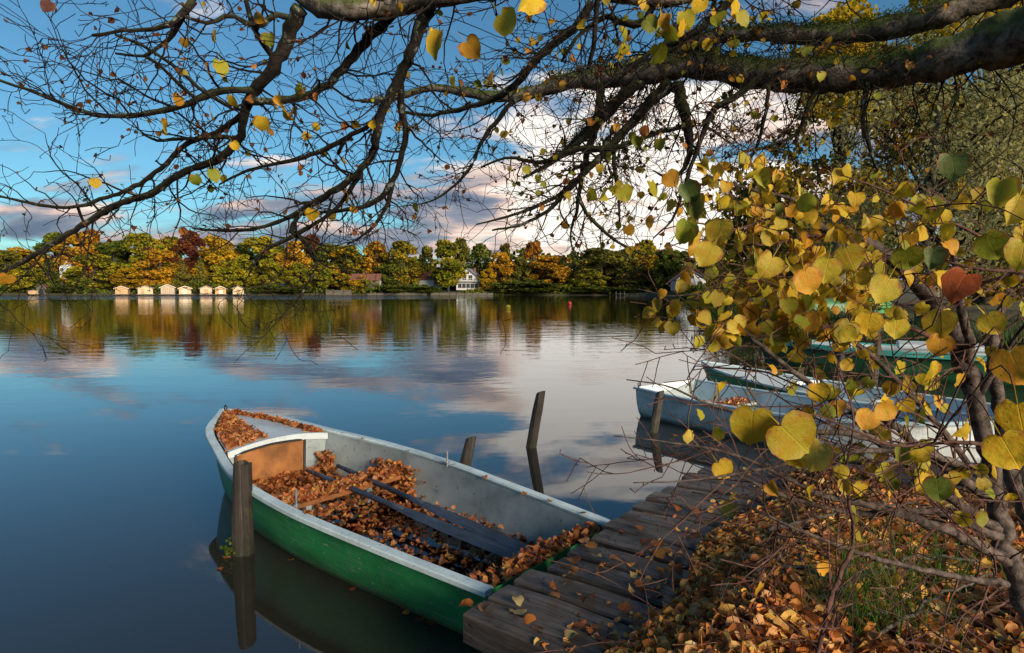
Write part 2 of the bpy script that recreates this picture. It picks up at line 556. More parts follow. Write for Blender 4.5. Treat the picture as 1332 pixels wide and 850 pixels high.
M['boatlitter'] = leafmat('leaves_in_boat', [(0.12, 0.042, 0.018), (0.26, 0.082, 0.026), (0.40, 0.14, 0.04), (0.46, 0.20, 0.07), (0.36, 0.17, 0.08), (0.52, 0.31, 0.06)], 0.15)
M['dryleaf'] = foliage('dry_leaf', [(0.05, 0.022, 0.014), (0.12, 0.05, 0.022), (0.17, 0.09, 0.025)], 0.35, 3.0)

FK = {
 'yg': [(0.07, 0.095, 0.012), (0.23, 0.21, 0.016), (0.44, 0.34, 0.022)],
 'gg': [(0.05, 0.085, 0.012), (0.18, 0.18, 0.016), (0.42, 0.28, 0.018)],
 'go': [(0.12, 0.11, 0.012), (0.36, 0.22, 0.015), (0.54, 0.30, 0.018)],
 'or': [(0.14, 0.12, 0.014), (0.40, 0.21, 0.018), (0.56, 0.28, 0.022)],
 'ru': [(0.10, 0.055, 0.012), (0.28, 0.11, 0.015), (0.42, 0.18, 0.018)],
 'rd': [(0.045, 0.018, 0.012), (0.12, 0.034, 0.018), (0.20, 0.07, 0.02)],
 'dg': [(0.030, 0.055, 0.014), (0.075, 0.105, 0.018), (0.20, 0.18, 0.022)],
 'ol': [(0.05, 0.065, 0.014), (0.13, 0.13, 0.022), (0.25, 0.19, 0.028)],
 'gp': [(0.035, 0.065, 0.012), (0.17, 0.16, 0.016), (0.50, 0.24, 0.016)],
}
FOL = {k: foliage('foliage_' + k, v, 0.3, 0.30) for k, v in FK.items()}
M['willow'] = foliage('grey_green_foliage', [(0.13, 0.135, 0.07), (0.22, 0.22, 0.10), (0.38, 0.32, 0.10)], 0.45, 0.35)
M['yellowtree'] = foliage('yellow_foliage', [(0.16, 0.13, 0.014), (0.36, 0.25, 0.016), (0.50, 0.36, 0.02)], 0.45, 0.5)

# ------------------------------------------------------------------ shoreline, terrain, water
DO = np.array([-0.23, 2.79])                      # dock corner
DE = np.array([0.609, 0.793])                     # along the dock edge
DW = np.array([0.793, -0.609])                    # across the dock, towards the bank


def dk(a, c, z=0.0):
    p = DO + DE * a + DW * c
    return np.array([p[0], p[1], z])


SHORE = [(-900, 420), (-420, 240), (-260, 203), (-160, 190.5), (-60, 191), (0, 193), (33, 188), (48, 150), (38, 115), (29, 75), (18, 50),
         (11, 33), (10.2, 25), (13, 19), (14, 14.5), (11.5, 10.8), (8, 8.0), (5.6, 5.6), tuple(dk(4.3, 2.2)[:2]), tuple(dk(3.3, 0.9)[:2]), tuple(dk(2.7, 0.35)[:2]),
         tuple(dk(-6, 0.35)[:2]), (-20, -16), (-200, -60), (-900, -100)]
SH = np.array(SHORE, float)


def shore_sd(P):
    """metres inland (+) or out in the lake (-)"""
    P = np.asarray(P, float)[:, :2]
    A, B = SH, np.roll(SH, -1, 0)
    best = np.full(len(P), 1e9)
    inside = np.zeros(len(P), bool)
    for k in range(len(SH)):
        a, b = A[k], B[k]
        if k < len(SH) - 1:
            ab = b - a
            t = np.clip(((P - a) @ ab) / (ab @ ab), 0, 1)
            best = np.minimum(best, np.hypot(*(P - a - t[:, None] * ab).T))
        cr = (a[1] > P[:, 1]) != (b[1] > P[:, 1])
        xi = (b[0] - a[0]) * (P[:, 1] - a[1]) / (b[1] - a[1] + 1e-12) + a[0]
        inside ^= cr & (P[:, 0] < xi)
    return np.where(inside, -best, best)


def ground_z(P):
    P = np.asarray(P, float)
    sd = shore_sd(P)
    z = np.interp(sd, [-60, -8, -2.5, -0.6, 0, 0.25, 0.45, 0.8, 1.3, 3, 10, 40, 100, 500],
                  [-4, -1.5, -0.75, -0.42, -0.05, 0.33, 0.45, 0.535, 0.60, 0.75, 1.0, 1.9, 5.0, 9.0])
    w = np.sin(P[:, 0] * 1.9 + 0.7) * np.cos(P[:, 1] * 2.3) * 0.035 + np.sin(P[:, 0] * 4.7 + P[:, 1] * 3.1) * 0.015
    return z + w * np.clip(sd - 0.5, 0, 1)


mb = MB()
NR, NA = 250, 380
rr = 0.3 * 1.0345 ** np.arange(NR)
th = np.arange(NA) * 2 * math.pi / NA
gx = (rr[:, None] * np.cos(th)).ravel() + 0.4
gy = (rr[:, None] * np.sin(th)).ravel() + 1.0
gp = np.stack([gx, gy], 1)
gz = ground_z(gp)
i = np.arange(NR - 1)[:, None] * NA
j = np.arange(NA)[None, :]
j2 = (j + 1) % NA
mb.add(np.stack([gx, gy, gz], 1), np.stack([i + j, i + NA + j, i + NA + j2, i + j2], -1).reshape(-1, 4))
mb.poly.append(list(range(NA)))
m, q = mat('terrain')
pos = q.new('ShaderNodeNewGeometry').outputs['Position']
pz = q.new('ShaderNodeSeparateXYZ', i_0=pos).outputs[2]
n = q.noise(pos, 0.9, 7.0, 0.65)
nf = q.noise(pos, 14.0, 5.0, 0.65)
land = q.ramp(q.math('ADD', q.math('MULTIPLY', n, 0.7), q.math('MULTIPLY', nf, 0.3)), [(0.3, (0.020, 0.015, 0.010)), (0.46, (0.055, 0.035, 0.018)), (0.55, (0.045, 0.060, 0.016)), (0.7, (0.075, 0.085, 0.022))])
bed = q.ramp(nf, [(0.3, (0.030, 0.024, 0.015)), (0.55, (0.075, 0.060, 0.035)), (0.75, (0.13, 0.115, 0.075))])
b = q.new('ShaderNodeBsdfPrincipled', i_0=q.mix(q.smooth(pz, -0.05, 0.12), bed, land), i_Roughness=0.95)
q.set(b.inputs['Normal'], bump(q, nf, 0.6, 0.03))
out(q, b)
tag(mb.build('terrain', m, smooth=True), kind='structure')

mb = MB()
mb.add([(-900, -120, 0), (300, -120, 0), (300, 460, 0), (-900, 460, 0)], [(0, 1, 2, 3)])
m, q = mat('lake_water')
pos = q.new('ShaderNodeNewGeometry').outputs['Position']
sp = q.new('ShaderNodeSeparateXYZ', i_0=pos)
wx, wy = sp.outputs[0], sp.outputs[1]
r1 = q.noise(q.mapping(pos, scale=(0.55, 1.25, 1)), 1.0, 2.0, 0.5)
r2 = q.noise(q.mapping(pos, scale=(0.8, 1.6, 1), loc=(4, 9, 0)), 3.2, 2.0, 0.5)
calm = q.smooth(q.noise(q.mapping(pos, scale=(0.03, 0.05, 1)), 1.0, 2.0, 0.5), 0.35, 0.65, 0.5, 1.5)
amp = q.smooth(wy, 5.0, 22.0, 0.10, 0.85)
wind = q.math('MULTIPLY', q.smooth(wy, 112.0, 132.0), q.smooth(q.math('ADD', wx, q.math('MULTIPLY', q.noise(pos, 0.02, 2.0), 40.0)), 12.0, -20.0))
amp = q.math('ADD', q.math('MULTIPLY', amp, calm), q.math('MULTIPLY', wind, 26.0))
hgt = q.math('MULTIPLY', q.math('ADD', r1, q.math('MULTIPLY', r2, 0.28)), amp)
nrm = bump(q, hgt, 1.0, 0.0115)
fres = q.new('ShaderNodeFresnel', i_IOR=1.6, i_Normal=nrm)
gl = q.new('ShaderNodeBsdfGlossy', i_0=(0.93, 0.96, 1.0), i_Roughness=0.012, i_Normal=nrm)
tr = q.new('ShaderNodeBsdfTransparent', i_0=(0.20, 0.22, 0.17))
body = q.new('ShaderNodeMixShader', i_0=0.22, i_1=tr, i_2=q.new('ShaderNodeBsdfDiffuse', i_0=(0.105, 0.10, 0.075)))      # turbid lake water
out(q, q.new('ShaderNodeMixShader', i_0=fres, i_1=body, i_2=gl))
tag(mb.build('lake_water', m), kind='structure')


# ------------------------------------------------------------------ tree crowns as leaf clumps
def rand_rot(n, upbias=0.0):
    q_ = RNG.normal(size=(n, 4))
    q_ /= np.linalg.norm(q_, axis=1)[:, None]
    w, x, y, z = q_.T
    return np.stack([1-2*(y*y+z*z), 2*(x*y-z*w), 2*(x*z+y*w), 2*(x*y+z*w), 1-2*(x*x+z*z), 2*(y*z-x*w), 2*(x*z-y*w), 2*(y*z+x*w), 1-2*(x*x+y*y)], -1).reshape(n, 3, 3)


CLUMP = np.array([[-0.5, -0.32, 0.0], [0.1, -0.5, 0.08], [0.52, -0.1, 0.0], [0.2, 0.5, -0.06], [-0.42, 0.36, 0.05]])


NARROW = CLUMP * np.array([0.5, 1.15, 1.0])


def leaf_cloud(mb, C, size, shape=CLUMP):
    n = len(C)
    R = rand_rot(n)
    s = size * RNG.uniform(0.6, 1.4, n)
    V = np.einsum('nij,kj->nki', R, shape) * s[:, None, None] + C[:, None, :]
    k = len(shape)
    o = np.arange(n)[:, None] * k
    F = np.concatenate([np.stack([o[:, 0], o[:, 0] + a, o[:, 0] + a + 1], 1) for a in range(1, k - 1)])
    mb.add(V.reshape(-1, 3), F, tint=np.repeat(RNG.uniform(0, 1, n), k))


def crown_points(kind, n, h, w, low):
    """centres of leaf clumps in an uneven crown, z from low*h to h"""
    if kind == 'round':
        nb = 46
        a = RNG.uniform(0, 2*math.pi, nb)
        zz = RNG.uniform(0.0, 1.0, nb)
        prof = np.sqrt(np.clip(1 - (np.abs(zz - 0.42) / 0.62) ** 2.2, 0.05, 1))
        r = np.sqrt(RNG.uniform(0.12, 1, nb)) * prof * w * 0.40
        c = np.stack([r*np.cos(a), r*np.sin(a), (low + (1 - low) * (0.06 + 0.86*zz)) * h], 1)
        br = RNG.uniform(0.06, 0.19, nb) * w
    elif kind == 'tall':
        nb = 40
        a = RNG.uniform(0, 2*math.pi, nb)
        zz = RNG.uniform(0, 1, nb)
        prof = 0.45 + 0.55*np.sin(np.clip(zz*1.1, 0, 1)*math.pi)
        r = np.sqrt(RNG.uniform(0.1, 1, nb)) * prof * w * 0.36
        c = np.stack([r*np.cos(a), r*np.sin(a), (low + (1 - low)*(0.05 + 0.88*zz)) * h], 1)
        br = RNG.uniform(0.06, 0.17, nb) * w
    elif kind == 'cone':
        nb = 36
        a = RNG.uniform(0, 2*math.pi, nb)
        zz = RNG.uniform(0, 1, nb) ** 1.3
        r = np.sqrt(RNG.uniform(0.1, 1, nb)) * (1.02 - zz) * w * 0.42
        c = np.stack([r*np.cos(a), r*np.sin(a), (low + (1 - low)*(0.04 + 0.93*zz)) * h], 1)
        br = (0.08 + 0.10*(1 - zz)) * w
    else:
        nb = 22
        a = RNG.uniform(0, 2*math.pi, nb)
        r = np.sqrt(RNG.uniform(0, 1, nb)) * w * 0.38
        c = np.stack([r*np.cos(a), r*np.sin(a), RNG.uniform(0.1, 0.82, nb) * h * np.sqrt(np.clip(1.1 - (r/(w*0.5))**2, 0.1, 1))], 1)
        br = RNG.uniform(0.12, 0.2, nb) * w
    per = (br**2 / (br**2).sum() * n).astype(int) + 3
    out_ = []
    for cc, b_, k in zip(c, br, per):
        d = RNG.normal(size=(k, 3))
        d /= np.linalg.norm(d, axis=1)[:, None]
        rad = b_ * RNG.uniform(0.35, 1.05, k) ** 0.5
        out_.append(cc + d * rad[:, None] * np.array([1, 1, 0.8]))
    P = np.concatenate(out_)
    P[:, 2] = np.maximum(P[:, 2], 0.02*h)
    return P, c


def proto(kind, h=18.0, w=12.0, n=5600, size=0.60, low=0.12):
    P, lobes = crown_points(kind, n, h, w, low)
    cr = MB()
    leaf_cloud(cr, P, size)
    tk = MB()
    tk.tube([(0, 0, -0.5), (0.1, 0, h*0.2), (-0.1, 0.1, h*0.5), (0, 0, h*0.82)], [w*0.032, w*0.026, w*0.017, w*0.005], 7)
    for c in lobes[:12]:
        z0 = max(0.12*h, c[2]*0.6)
        s = np.array([0, 0, z0])
        mid = (s + c) / 2 + np.array([0, 0, 0.04*h])
        tk.tube([s, mid, c], [w*0.012, w*0.008, w*0.003], 5, cap=False)
    return cr.mesh('crown', FOL['gg']), tk.mesh('trunk', M['fartrunk'], True)


PROTO = {'round': [proto('round') for _ in range(4)], 'tall': [proto('tall', n=4600) for _ in range(3)],
         'cone': [proto('cone', n=2600, size=0.5, low=0.04) for _ in range(2)], 'bush': [proto('bush', 18, 12, 2600, 0.6, 0.0) for _ in range(2)]}


def tree(name, label, cat, kind, var, fol, x, y, h, w, z=None, group=None, rz=None):
    if z is None:
        z = float(ground_z(np.array([[x, y]]))[0]) - 0.15
    o = thing(name, label, cat, (x, y, z), random.uniform(0, 6.28) if rz is None else rz, group)
    o.scale = (w / 12, w / 12, h / 18)
    cm, tm = PROTO[kind][var % len(PROTO[kind])]
    for nm, me, mt in (('trunk', tm, M['fartrunk']), ('crown', cm, FOL[fol])):
        c = obj(nm, me, o)
        c.material_slots[0].link = 'OBJECT'
        c.material_slots[0].material = mt
    return o


def far_tree(px, top, wpx, dist, kind, fol, label, var=0, name='autumn_tree', cat='tree', base=0.6):
    x = (px - CX) / FPX * dist
    z = base
    htop = EYE + (HORIZON - top) / FPX * dist
    return tree(name, label, cat, kind, var, fol, x, dist, htop - z, wpx / FPX * dist * 1.3, z, 'autumn trees on the far shore' if cat == 'tree' else 'shoreline bushes')


G = 'trees'
FAR = [
 (10, 326, 44, 205, 'round', 'ol', 'olive autumn tree cut by the left edge of the picture'),
 (30, 324, 52, 216, 'round', 'go', 'golden tree behind the small bright yellow-green one at far left'),
 (36, 342, 36, 194, 'round', 'yg', 'small bright yellow-green tree left of the arched boathouse'),
 (76, 303, 44, 222, 'tall', 'dg', 'dark green tree above the arched boathouse'),
 (66, 338, 34, 206, 'cone', 'dg', 'dark evergreen left of the pale villa at far left'),
 (104, 304, 52, 216, 'round', 'or', 'orange-brown tree crowning the slope behind the pale villa'),
 (122, 299, 36, 224, 'tall', 'ru', 'rust-red tree top behind the pale villa'),
 (150, 312, 44, 222, 'round', 'dg', 'dark green tree between the rust-red top and the first hut'),
 (124, 331, 56, 199, 'round', 'yg', 'large yellow-green tree in front of the pale villa'),
 (166, 349, 32, 197, 'round', 'go', 'low golden tree behind the first two huts'),
 (112, 352, 24, 196, 'bush', 'dg', 'dark rounded tree below the pale villa'),
 (190, 303, 48, 216, 'round', 'gg', 'tall green-gold tree behind the second hut from the left'),
 (210, 324, 44, 203, 'round', 'or', 'orange-gold tree behind the third hut from the left'),
 (222, 309, 46, 220, 'tall', 'gp', 'green and orange tree just left of the dark red one'),
 (238, 338, 28, 199, 'cone', 'ol', 'slim olive conical tree behind the fourth hut'),
 (262, 335, 27, 198, 'cone', 'ol', 'brownish conical tree behind the fifth hut'),
 (252, 301, 40, 220, 'round', 'rd', 'dark red tree rising above the middle of the hut row'),
 (286, 309, 48, 212, 'round', 'go', 'golden orange tree behind the sixth hut'),
 (299, 337, 34, 200, 'round', 'yg', 'yellow leafy tree behind the last hut at the right of the row'),
 (318, 318, 36, 220, 'tall', 'dg', 'dark green tree right behind the last hut'),
 (340, 308, 52, 210, 'round', 'yg', 'broad yellow-green tree to the right of the huts'),
 (362, 318, 34, 224, 'tall', 'dg', 'dark green tree behind the half-hidden bluish house'),
 (386, 314, 40, 206, 'round', 'or', 'orange tree right of the half-hidden bluish house'),
 (406, 305, 26, 220, 'round', 'rd', 'small dark red tree top beside the orange one'),
 (357, 340, 26, 197, 'round', 'yg', 'small yellow-green tree left of the half-hidden bluish house'),
 (388, 342, 24, 197, 'round', 'gg', 'small green-gold tree right of the half-hidden bluish house'),
 (414, 341, 32, 197, 'round', 'gg', 'low green-gold tree at the start of the stone quay'),
 (432, 316, 42, 214, 'round', 'dg', 'dark green tree above the stone quay'),
 (452, 319, 48, 208, 'round', 'gp', 'green and orange tree above the red-roofed cottage'),
 (492, 314, 42, 212, 'tall', 'or', 'bright orange tree left of the gap of sky'),
 (463, 353, 28, 196, 'bush', 'go', 'golden bushy tree at the water beside the quay'),
 (507, 344, 34, 202, 'round', 'dg', 'dark green tree right of the red-roofed cottage'),
 (526, 314, 46, 206, 'round', 'gp', 'tall green tree with orange crown edge at mid shore'),
 (556, 320, 22, 214, 'tall', 'ol', 'thin see-through tree beside the small white house'),
 (583, 313, 44, 199, 'tall', 'gg', 'big green-gold tree left of the white gabled house'),
 (600, 309, 30, 216, 'tall', 'ol', 'olive tree top behind the big green-gold one'),
 (625, 318, 34, 218, 'round', 'dg', 'dark green tree behind the white gabled house'),
 (634, 350, 22, 202, 'round', 'go', 'small golden tree right of the white gabled house'),
 (651, 328, 36, 206, 'round', 'or', 'orange-gold tree right of the white gabled house'),
 (657, 317, 20, 220, 'tall', 'ol', 'narrow olive tree behind the orange-gold one'),
 (656, 357, 40, 195, 'bush', 'dg', 'wide dark green willow bush behind the yellow buoy'),
 (679, 334, 28, 204, 'tall', 'ol', 'dull olive tree left of the tall amber tree'),
 (694, 314, 28, 214, 'tall', 'ru', 'tall amber tree standing above its neighbours at mid shore'),
 (717, 331, 50, 204, 'round', 'or', 'wide flame-orange tree right of the tall amber one'),
 (706, 360, 62, 195, 'bush', 'dg', 'long dark green bank of willow below the flame-orange tree'),
 (745, 321, 24, 206, 'cone', 'dg', 'tall dark conifer behind the red buoy'),
 (732, 336, 26, 216, 'cone', 'dg', 'lower dark conifer left of the tall one'),
 (782, 322, 60, 204, 'round', 'ol', 'broad olive-green tree right of the tall conifer'),
 (764, 350, 44, 197, 'round', 'gg', 'brownish green low tree below the broad olive-green one'),
 (806, 326, 44, 208, 'round', 'ol', 'olive tree between the broad olive-green one and the golden top'),
 (836, 311, 40, 212, 'tall', 'gg', 'green-gold tree top highest at the right of the far shore'),
 (846, 332, 32, 202, 'round', 'go', 'bright golden tree left of the white cottage'),
 (822, 346, 40, 197, 'round', 'gg', 'green leafy tree at the water left of the golden one'),
 (862, 342, 36, 194, 'round', 'yg', 'yellow-green tree next to the white cottage'),
 (884, 326, 34, 205, 'tall', 'dg', 'dark green tree behind the white cottage'),
 (916, 322, 36, 200, 'tall', 'dg', 'dark tree between the white cottage and the orange-roofed house'),
 (940, 330, 30, 190, 'round', 'gg', 'green tree left of the orange-roofed house'),
]
for k, (px, top, wpx, dist, kind, fol, lab) in enumerate(FAR):
    far_tree(px, top, wpx, dist, kind, fol, lab, k)
for px, top, wpx, dist, lab in (
    (82, 363, 30, 193, 'dark green bush right of the arched boathouse'),
    (350, 365, 32, 193, 'dark green bush right of the last hut'),
    (382, 368, 36, 193, 'low green bush in front of the half-hidden bluish house'),
    (520, 364, 44, 194, 'dark hedge-like bush in front of the red-roofed cottage'),
    (556, 368, 34, 194, 'green bush below the small white house'),
    (770, 368, 40, 192, 'dark bush at the water under the tall conifer'),
    (810, 368, 44, 191, 'dark bush at the water under the olive tree'),
    (850, 366, 42, 189, 'dark bush at the water left of the white cottage')):
    far_tree(px, top, wpx, dist, 'bush', 'dg', lab, int(px), 'shoreline_bush', 'bush')

# undergrowth and the wood on the slope behind: masses in which nothing can be counted
mb = MB()
n = 9000
x = RNG.uniform(-230, 52, n)
y = RNG.uniform(193, 200, n) + np.where(x > 30, -4, 0)
leaf_cloud(mb, np.stack([x, y, RNG.uniform(0.2, 1, n) ** 1.2 * (2.3 + 1.6*np.sin(x*0.11) + 1.1*np.sin(x*0.37))], 1), 0.75)
tag(mb.build('undergrowth', FOL['dg']), 'dark undergrowth along the far shoreline', 'undergrowth', kind='stuff')
mb = MB()
n = 22000
x = RNG.uniform(-330, 130, n)
top = 11.5 + 2.5*np.sin(x*0.05) + 2.0*np.sin(x*0.13 + 1) + 1.3*np.sin(x*0.31)
leaf_cloud(mb, np.stack([x, RNG.uniform(226, 244, n), RNG.uniform(0.05, 1, n) * top + 2], 1), 1.5)
tag(mb.build('distant_wood', FOL['dg']), 'dark wood on the slope behind the shore trees', 'wood', kind='stuff')

# ------------------------------------------------------------------ far buildings
M['hutwood'] = plain('pale_hut_boards', (0.50, 0.37, 0.23), 0.7, 0.2, 2.0, 0.2, 0.02, (6, 6, 0.4))
M['hutwood2'] = plain('grey_hut_boards', (0.36, 0.31, 0.25), 0.75, 0.2, 2.0, 0.2, 0.02, (6, 6, 0.4))
M['hutwood3'] = plain('ochre_hut_boards', (0.46, 0.28, 0.13), 0.75, 0.2, 2.0, 0.2, 0.02, (6, 6, 0.4))
M['hutdoor'] = plain('hut_door_boards', (0.36, 0.24, 0.13), 0.7, 0.2, 2.0)
M['hutroof'] = plain('hut_roof_felt', (0.12, 0.075, 0.055), 0.8, 0.25, 2.0)
M['fascia'] = plain('pale_fascia', (0.60, 0.50, 0.38), 0.6, 0.1)
M['white_wall'] = plain('white_render', (0.50, 0.51, 0.50), 0.8, 0.08, 1.0)
M['bluish_wall'] = plain('blue_grey_render', (0.36, 0.41, 0.45), 0.8, 0.1, 1.0)
M['redroof'] = plain('red_roof_tiles', (0.15, 0.06, 0.042), 0.75, 0.25, 4.0, 0.3, 0.02, (1, 1, 6))
M['orangeroof'] = plain('orange_roof_tiles', (0.46, 0.13, 0.04), 0.75, 0.2, 4.0, 0.3, 0.02, (1, 1, 6))
M['greyroof'] = plain('grey_roof_tiles', (0.15, 0.15, 0.17), 0.7, 0.2, 4.0)
M['glass'] = plain('dark_window_glass', (0.02, 0.025, 0.03), 0.1, 0.1)
M['stone'] = plain('quay_stone', (0.075, 0.068, 0.052), 0.85, 0.35, 1.2, 0.4, 0.05)
M['quaywood'] = plain('grey_landing_wood', (0.13, 0.12, 0.11), 0.8, 0.3, 2.0)


def gable_body(w, d, hw, hr):
    """walls with gable ends, front (gable) at -y"""
    b = MB()
    X, Y = w/2, d/2
    b.add([(-X, -Y, 0), (X, -Y, 0), (X, -Y, hw), (0, -Y, hw+hr), (-X, -Y, hw), (-X, Y, 0), (X, Y, 0), (X, Y, hw), (0, Y, hw+hr), (-X, Y, hw)],
          [(0, 1, 2, 3, 4), (6, 5, 9, 8, 7), (1, 6, 7, 2), (5, 0, 4, 9)])
    return b


def gable_roof(w, d, hw, hr, over=0.35, t=0.14):
    b = MB()
    k = hr / (w/2)
    X, Y = w/2 + over, d/2 + over
    for s in (-1, 1):
        e = hw - over*k
        v = [(0, -Y, hw+hr+0.03), (s*X, -Y, e+0.03), (s*X, Y, e+0.03), (0, Y, hw+hr+0.03)]
        v += [(a, c, z+t) for a, c, z in v]
        fs = [(0, 1, 2, 3), (7, 6, 5, 4), (0, 4, 5, 1), (1, 5, 6, 2), (2, 6, 7, 3)]
        b.add(v, fs if s < 0 else [f[::-1] for f in fs])
    return b


def window(par, x, y, z, w, h, frame='fascia', nrm=-1):
    f = MB()
    t = 0.09
    for cx, cz, sw, sh in ((x, z+h/2, w+2*t, t), (x, z-h/2, w+2*t, t), (x-w/2-t/2+0.002, z, t, h-t), (x+w/2+t/2-0.002, z, t, h-t), (x, z, t*0.7, h-t)):
        f.box((cx, y+nrm*0.05, cz), (sw, 0.1, sh))
    fo = f.build('window', M[frame], par)
    MB().box((x, y+nrm*0.02, z), (w, 0.05, h)).build('pane', M['glass'], fo)
    return fo


ORD = ['first', 'second', 'third', 'fourth', 'fifth', 'sixth', 'seventh']
for k, (px, wpx) in enumerate(((160.5, 14), (191, 17), (219, 16), (243, 14), (267, 14), (288, 13), (310, 13))):
    D = 190.0
    w, dp, hw, hr = wpx / FPX * D * 0.98, 4.6, (1.7, 1.85, 2.0, 1.75, 1.8, 1.6, 1.75)[k], (0.62, 0.7, 0.85, 0.6, 0.68, 0.7, 0.75)[k]
    t = thing('lake_hut', 'pale wooden hut on the far shore, ' + ('striped front, ' if k == 2 else '') + ORD[k] + ' from the left in the row', 'hut',
              ((px - CX) / FPX * D, D + 0.6*math.sin(k*3.7), 0.42), math.radians((24, 29, 22, 27, 31, 25, 28)[k]), 'row of huts on the far shore')
    gable_body(w, dp, hw, hr).build('wall', M[('hutwood3', 'hutwood', 'hutwood2', 'hutwood', 'hutwood', 'hutwood3', 'hutwood')[k]], t)
    r = gable_roof(w, dp, hw, hr, (0.3, 0.55, 0.4, 0.35, 0.5, 0.4, 0.6)[k]).build('roof', M['hutroof'], t)
    b = MB()
    for s in (-1, 1):
        kk = math.atan2(hr, w/2)
        L = (w/2+0.4) / math.cos(kk)
        R = np.array(Matrix.Rotation(s*kk, 3, 'Y'))
        b.box((s*(w/2+0.4)/2, -dp/2-0.42, hw+hr/2-0.05+0.02), (L, 0.05, 0.2), R)
    b.build('fascia', M['fascia'], r)
    if k == 2:
        for xs in (-1.1, -0.55, 0.0, 0.55, 1.1):
            MB().box((xs, -dp/2-0.03, hw/2), (0.24, 0.06, hw*0.85)).build('dark_panel', M['hutdoor'], t)
    elif k == 1:
        window(t, w*0.22, -dp/2, hw*0.6, 0.6, 0.6)
        MB().box((-w*0.18, -dp/2-0.03, 0.85), (0.85, 0.06, 1.6)).build('door', M['hutdoor'], t)
    else:
        MB().box((0.1*math.sin(k*4), -dp/2-0.03, 0.78), (w*0.36, 0.06, 1.5)).build('door', M['fascia'] if k % 2 else M['hutdoor'], t)
    f = MB()
    f.box((0, -0.6, -0.12), (w+1.0, dp+1.4, 0.16))
    for a in (-1, 1):
        for c in (-1, 0, 1):
            f.tube([(a*w*0.45, c*dp*0.4-0.6, -1.2), (a*w*0.45, c*dp*0.4-0.6, -0.1)], 0.09, 6)
    f.build('platform', M['quaywood'], t)


def house(name, label, px, dist, w, d, hw, hr, rz, wallm, roofm, wins=(), z=None, door=None, balcony=None, chimney=True):
    x = (px - CX) / FPX * dist
    if z is None:
        z = float(ground_z(np.array([[x, dist]]))[0]) - 0.3
    t = thing(name, label, 'house', (x, dist, z), rz)
    gable_body(w, d, hw, hr).build('wall', M[wallm], t)
    r = gable_roof(w, d, hw, hr, 0.45).build('roof', M[roofm], t)
    if chimney:
        MB().box((w*0.18, d*0.15, hw+hr*0.9), (0.6, 0.6, 1.6)).build('chimney', M['redroof'], r)
    for (wx_, wz_, ww, wh) in wins:
        window(t, wx_, -d/2, wz_, ww, wh, 'white_wall' if wallm != 'white_wall' else 'greyroof')
    if door:
        MB().box((door[0], -d/2-0.04, 1.05), (1.0, 0.08, 2.1)).build('door', M['hutdoor'], t)
    if balcony:
        f = MB()
        f.box((0, -d/2-0.6, balcony), (w*0.9, 1.2, 0.15))
        f.box((0, -d/2-1.18, balcony+0.95), (w*0.9, 0.06, 0.08))
        for a in np.linspace(-w*0.44, w*0.44, 14):
            f.box((a, -d/2-1.18, balcony+0.5), (0.07, 0.05, 0.82))
        f.build('balcony', M['white_wall'], t)
    return t


house('gabled_house', 'white gabled house with balcony among the trees at mid far shore', 612, 208, 7.6, 9, 3.9, 3.1, math.radians(-8), 'white_wall', 'greyroof',
      [(-2.6, 1.4, 1.0, 1.4), (-1.2, 1.4, 1.0, 1.4), (0.2, 1.4, 1.0, 1.4), (1.6, 1.4, 1.0, 1.4), (2.9, 1.4, 0.8, 1.4), (-1.0, 4.1, 1.1, 1.5), (1.0, 4.1, 1.1, 1.5), (0, 5.7, 0.9, 0.8)], z=1.6, balcony=2.9)
house('villa', 'tall pale villa half hidden by trees at far left', 95, 214, 4.6, 8, 7.2, 2.2, math.radians(20), 'bluish_wall', 'redroof',
      [(-1.6, 6.3, 0.9, 1.2), (0.2, 6.3, 0.9, 1.2), (1.8, 6.3, 0.9, 1.2), (-1.6, 3.4, 0.9, 1.2), (0.2, 3.4, 0.9, 1.2), (1.8, 3.4, 0.9, 1.2)], z=2.2)
house('lake_house', 'bluish house with red roof hidden between trees right of the huts', 371, 207, 5.0, 7, 4.0, 1.8, math.radians(70), 'bluish_wall', 'redroof',
      [(-1.7, 2.9, 0.9, 1.2), (0.0, 2.9, 0.9, 1.2), (1.7, 2.9, 0.9, 1.2)], z=1.0)
house('cottage', 'low dark cottage with red roof behind the quay', 478, 199, 4.0, 9.0, 2.6, 1.7, math.radians(82), 'quaywood', 'redroof', [(0, 1.5, 0.9, 1.0)], z=2.4)
house('small_house', 'small white house with dull red roof left of the big green-gold tree', 560, 205, 4.4, 6, 3.2, 2.0, math.radians(60), 'white_wall', 'redroof', [(-0.9, 2.0, 0.8, 1.0), (0.9, 2.0, 0.8, 1.0)], z=2.2)
house('white_cottage', 'white gabled cottage with two upper windows at the right shore', 894, 166, 7.4, 9, 3.0, 2.3, math.radians(-4), 'white_wall', 'greyroof',
      [(-2.2, 1.9, 0.9, 1.1), (2.2, 1.9, 0.9, 1.1), (0.2, 3.6, 0.7, 0.7)], z=1.5, door=(0.1,))
house('orange_roofed_house', 'white house with sunlit orange roof behind yellow shrub leaves', 957, 150, 5.0, 6, 3.6, 2.2, math.radians(40), 'white_wall', 'orangeroof', [(-1.2, 2.4, 0.8, 1.1), (1.2, 2.4, 0.8, 1.1)], z=3.2)

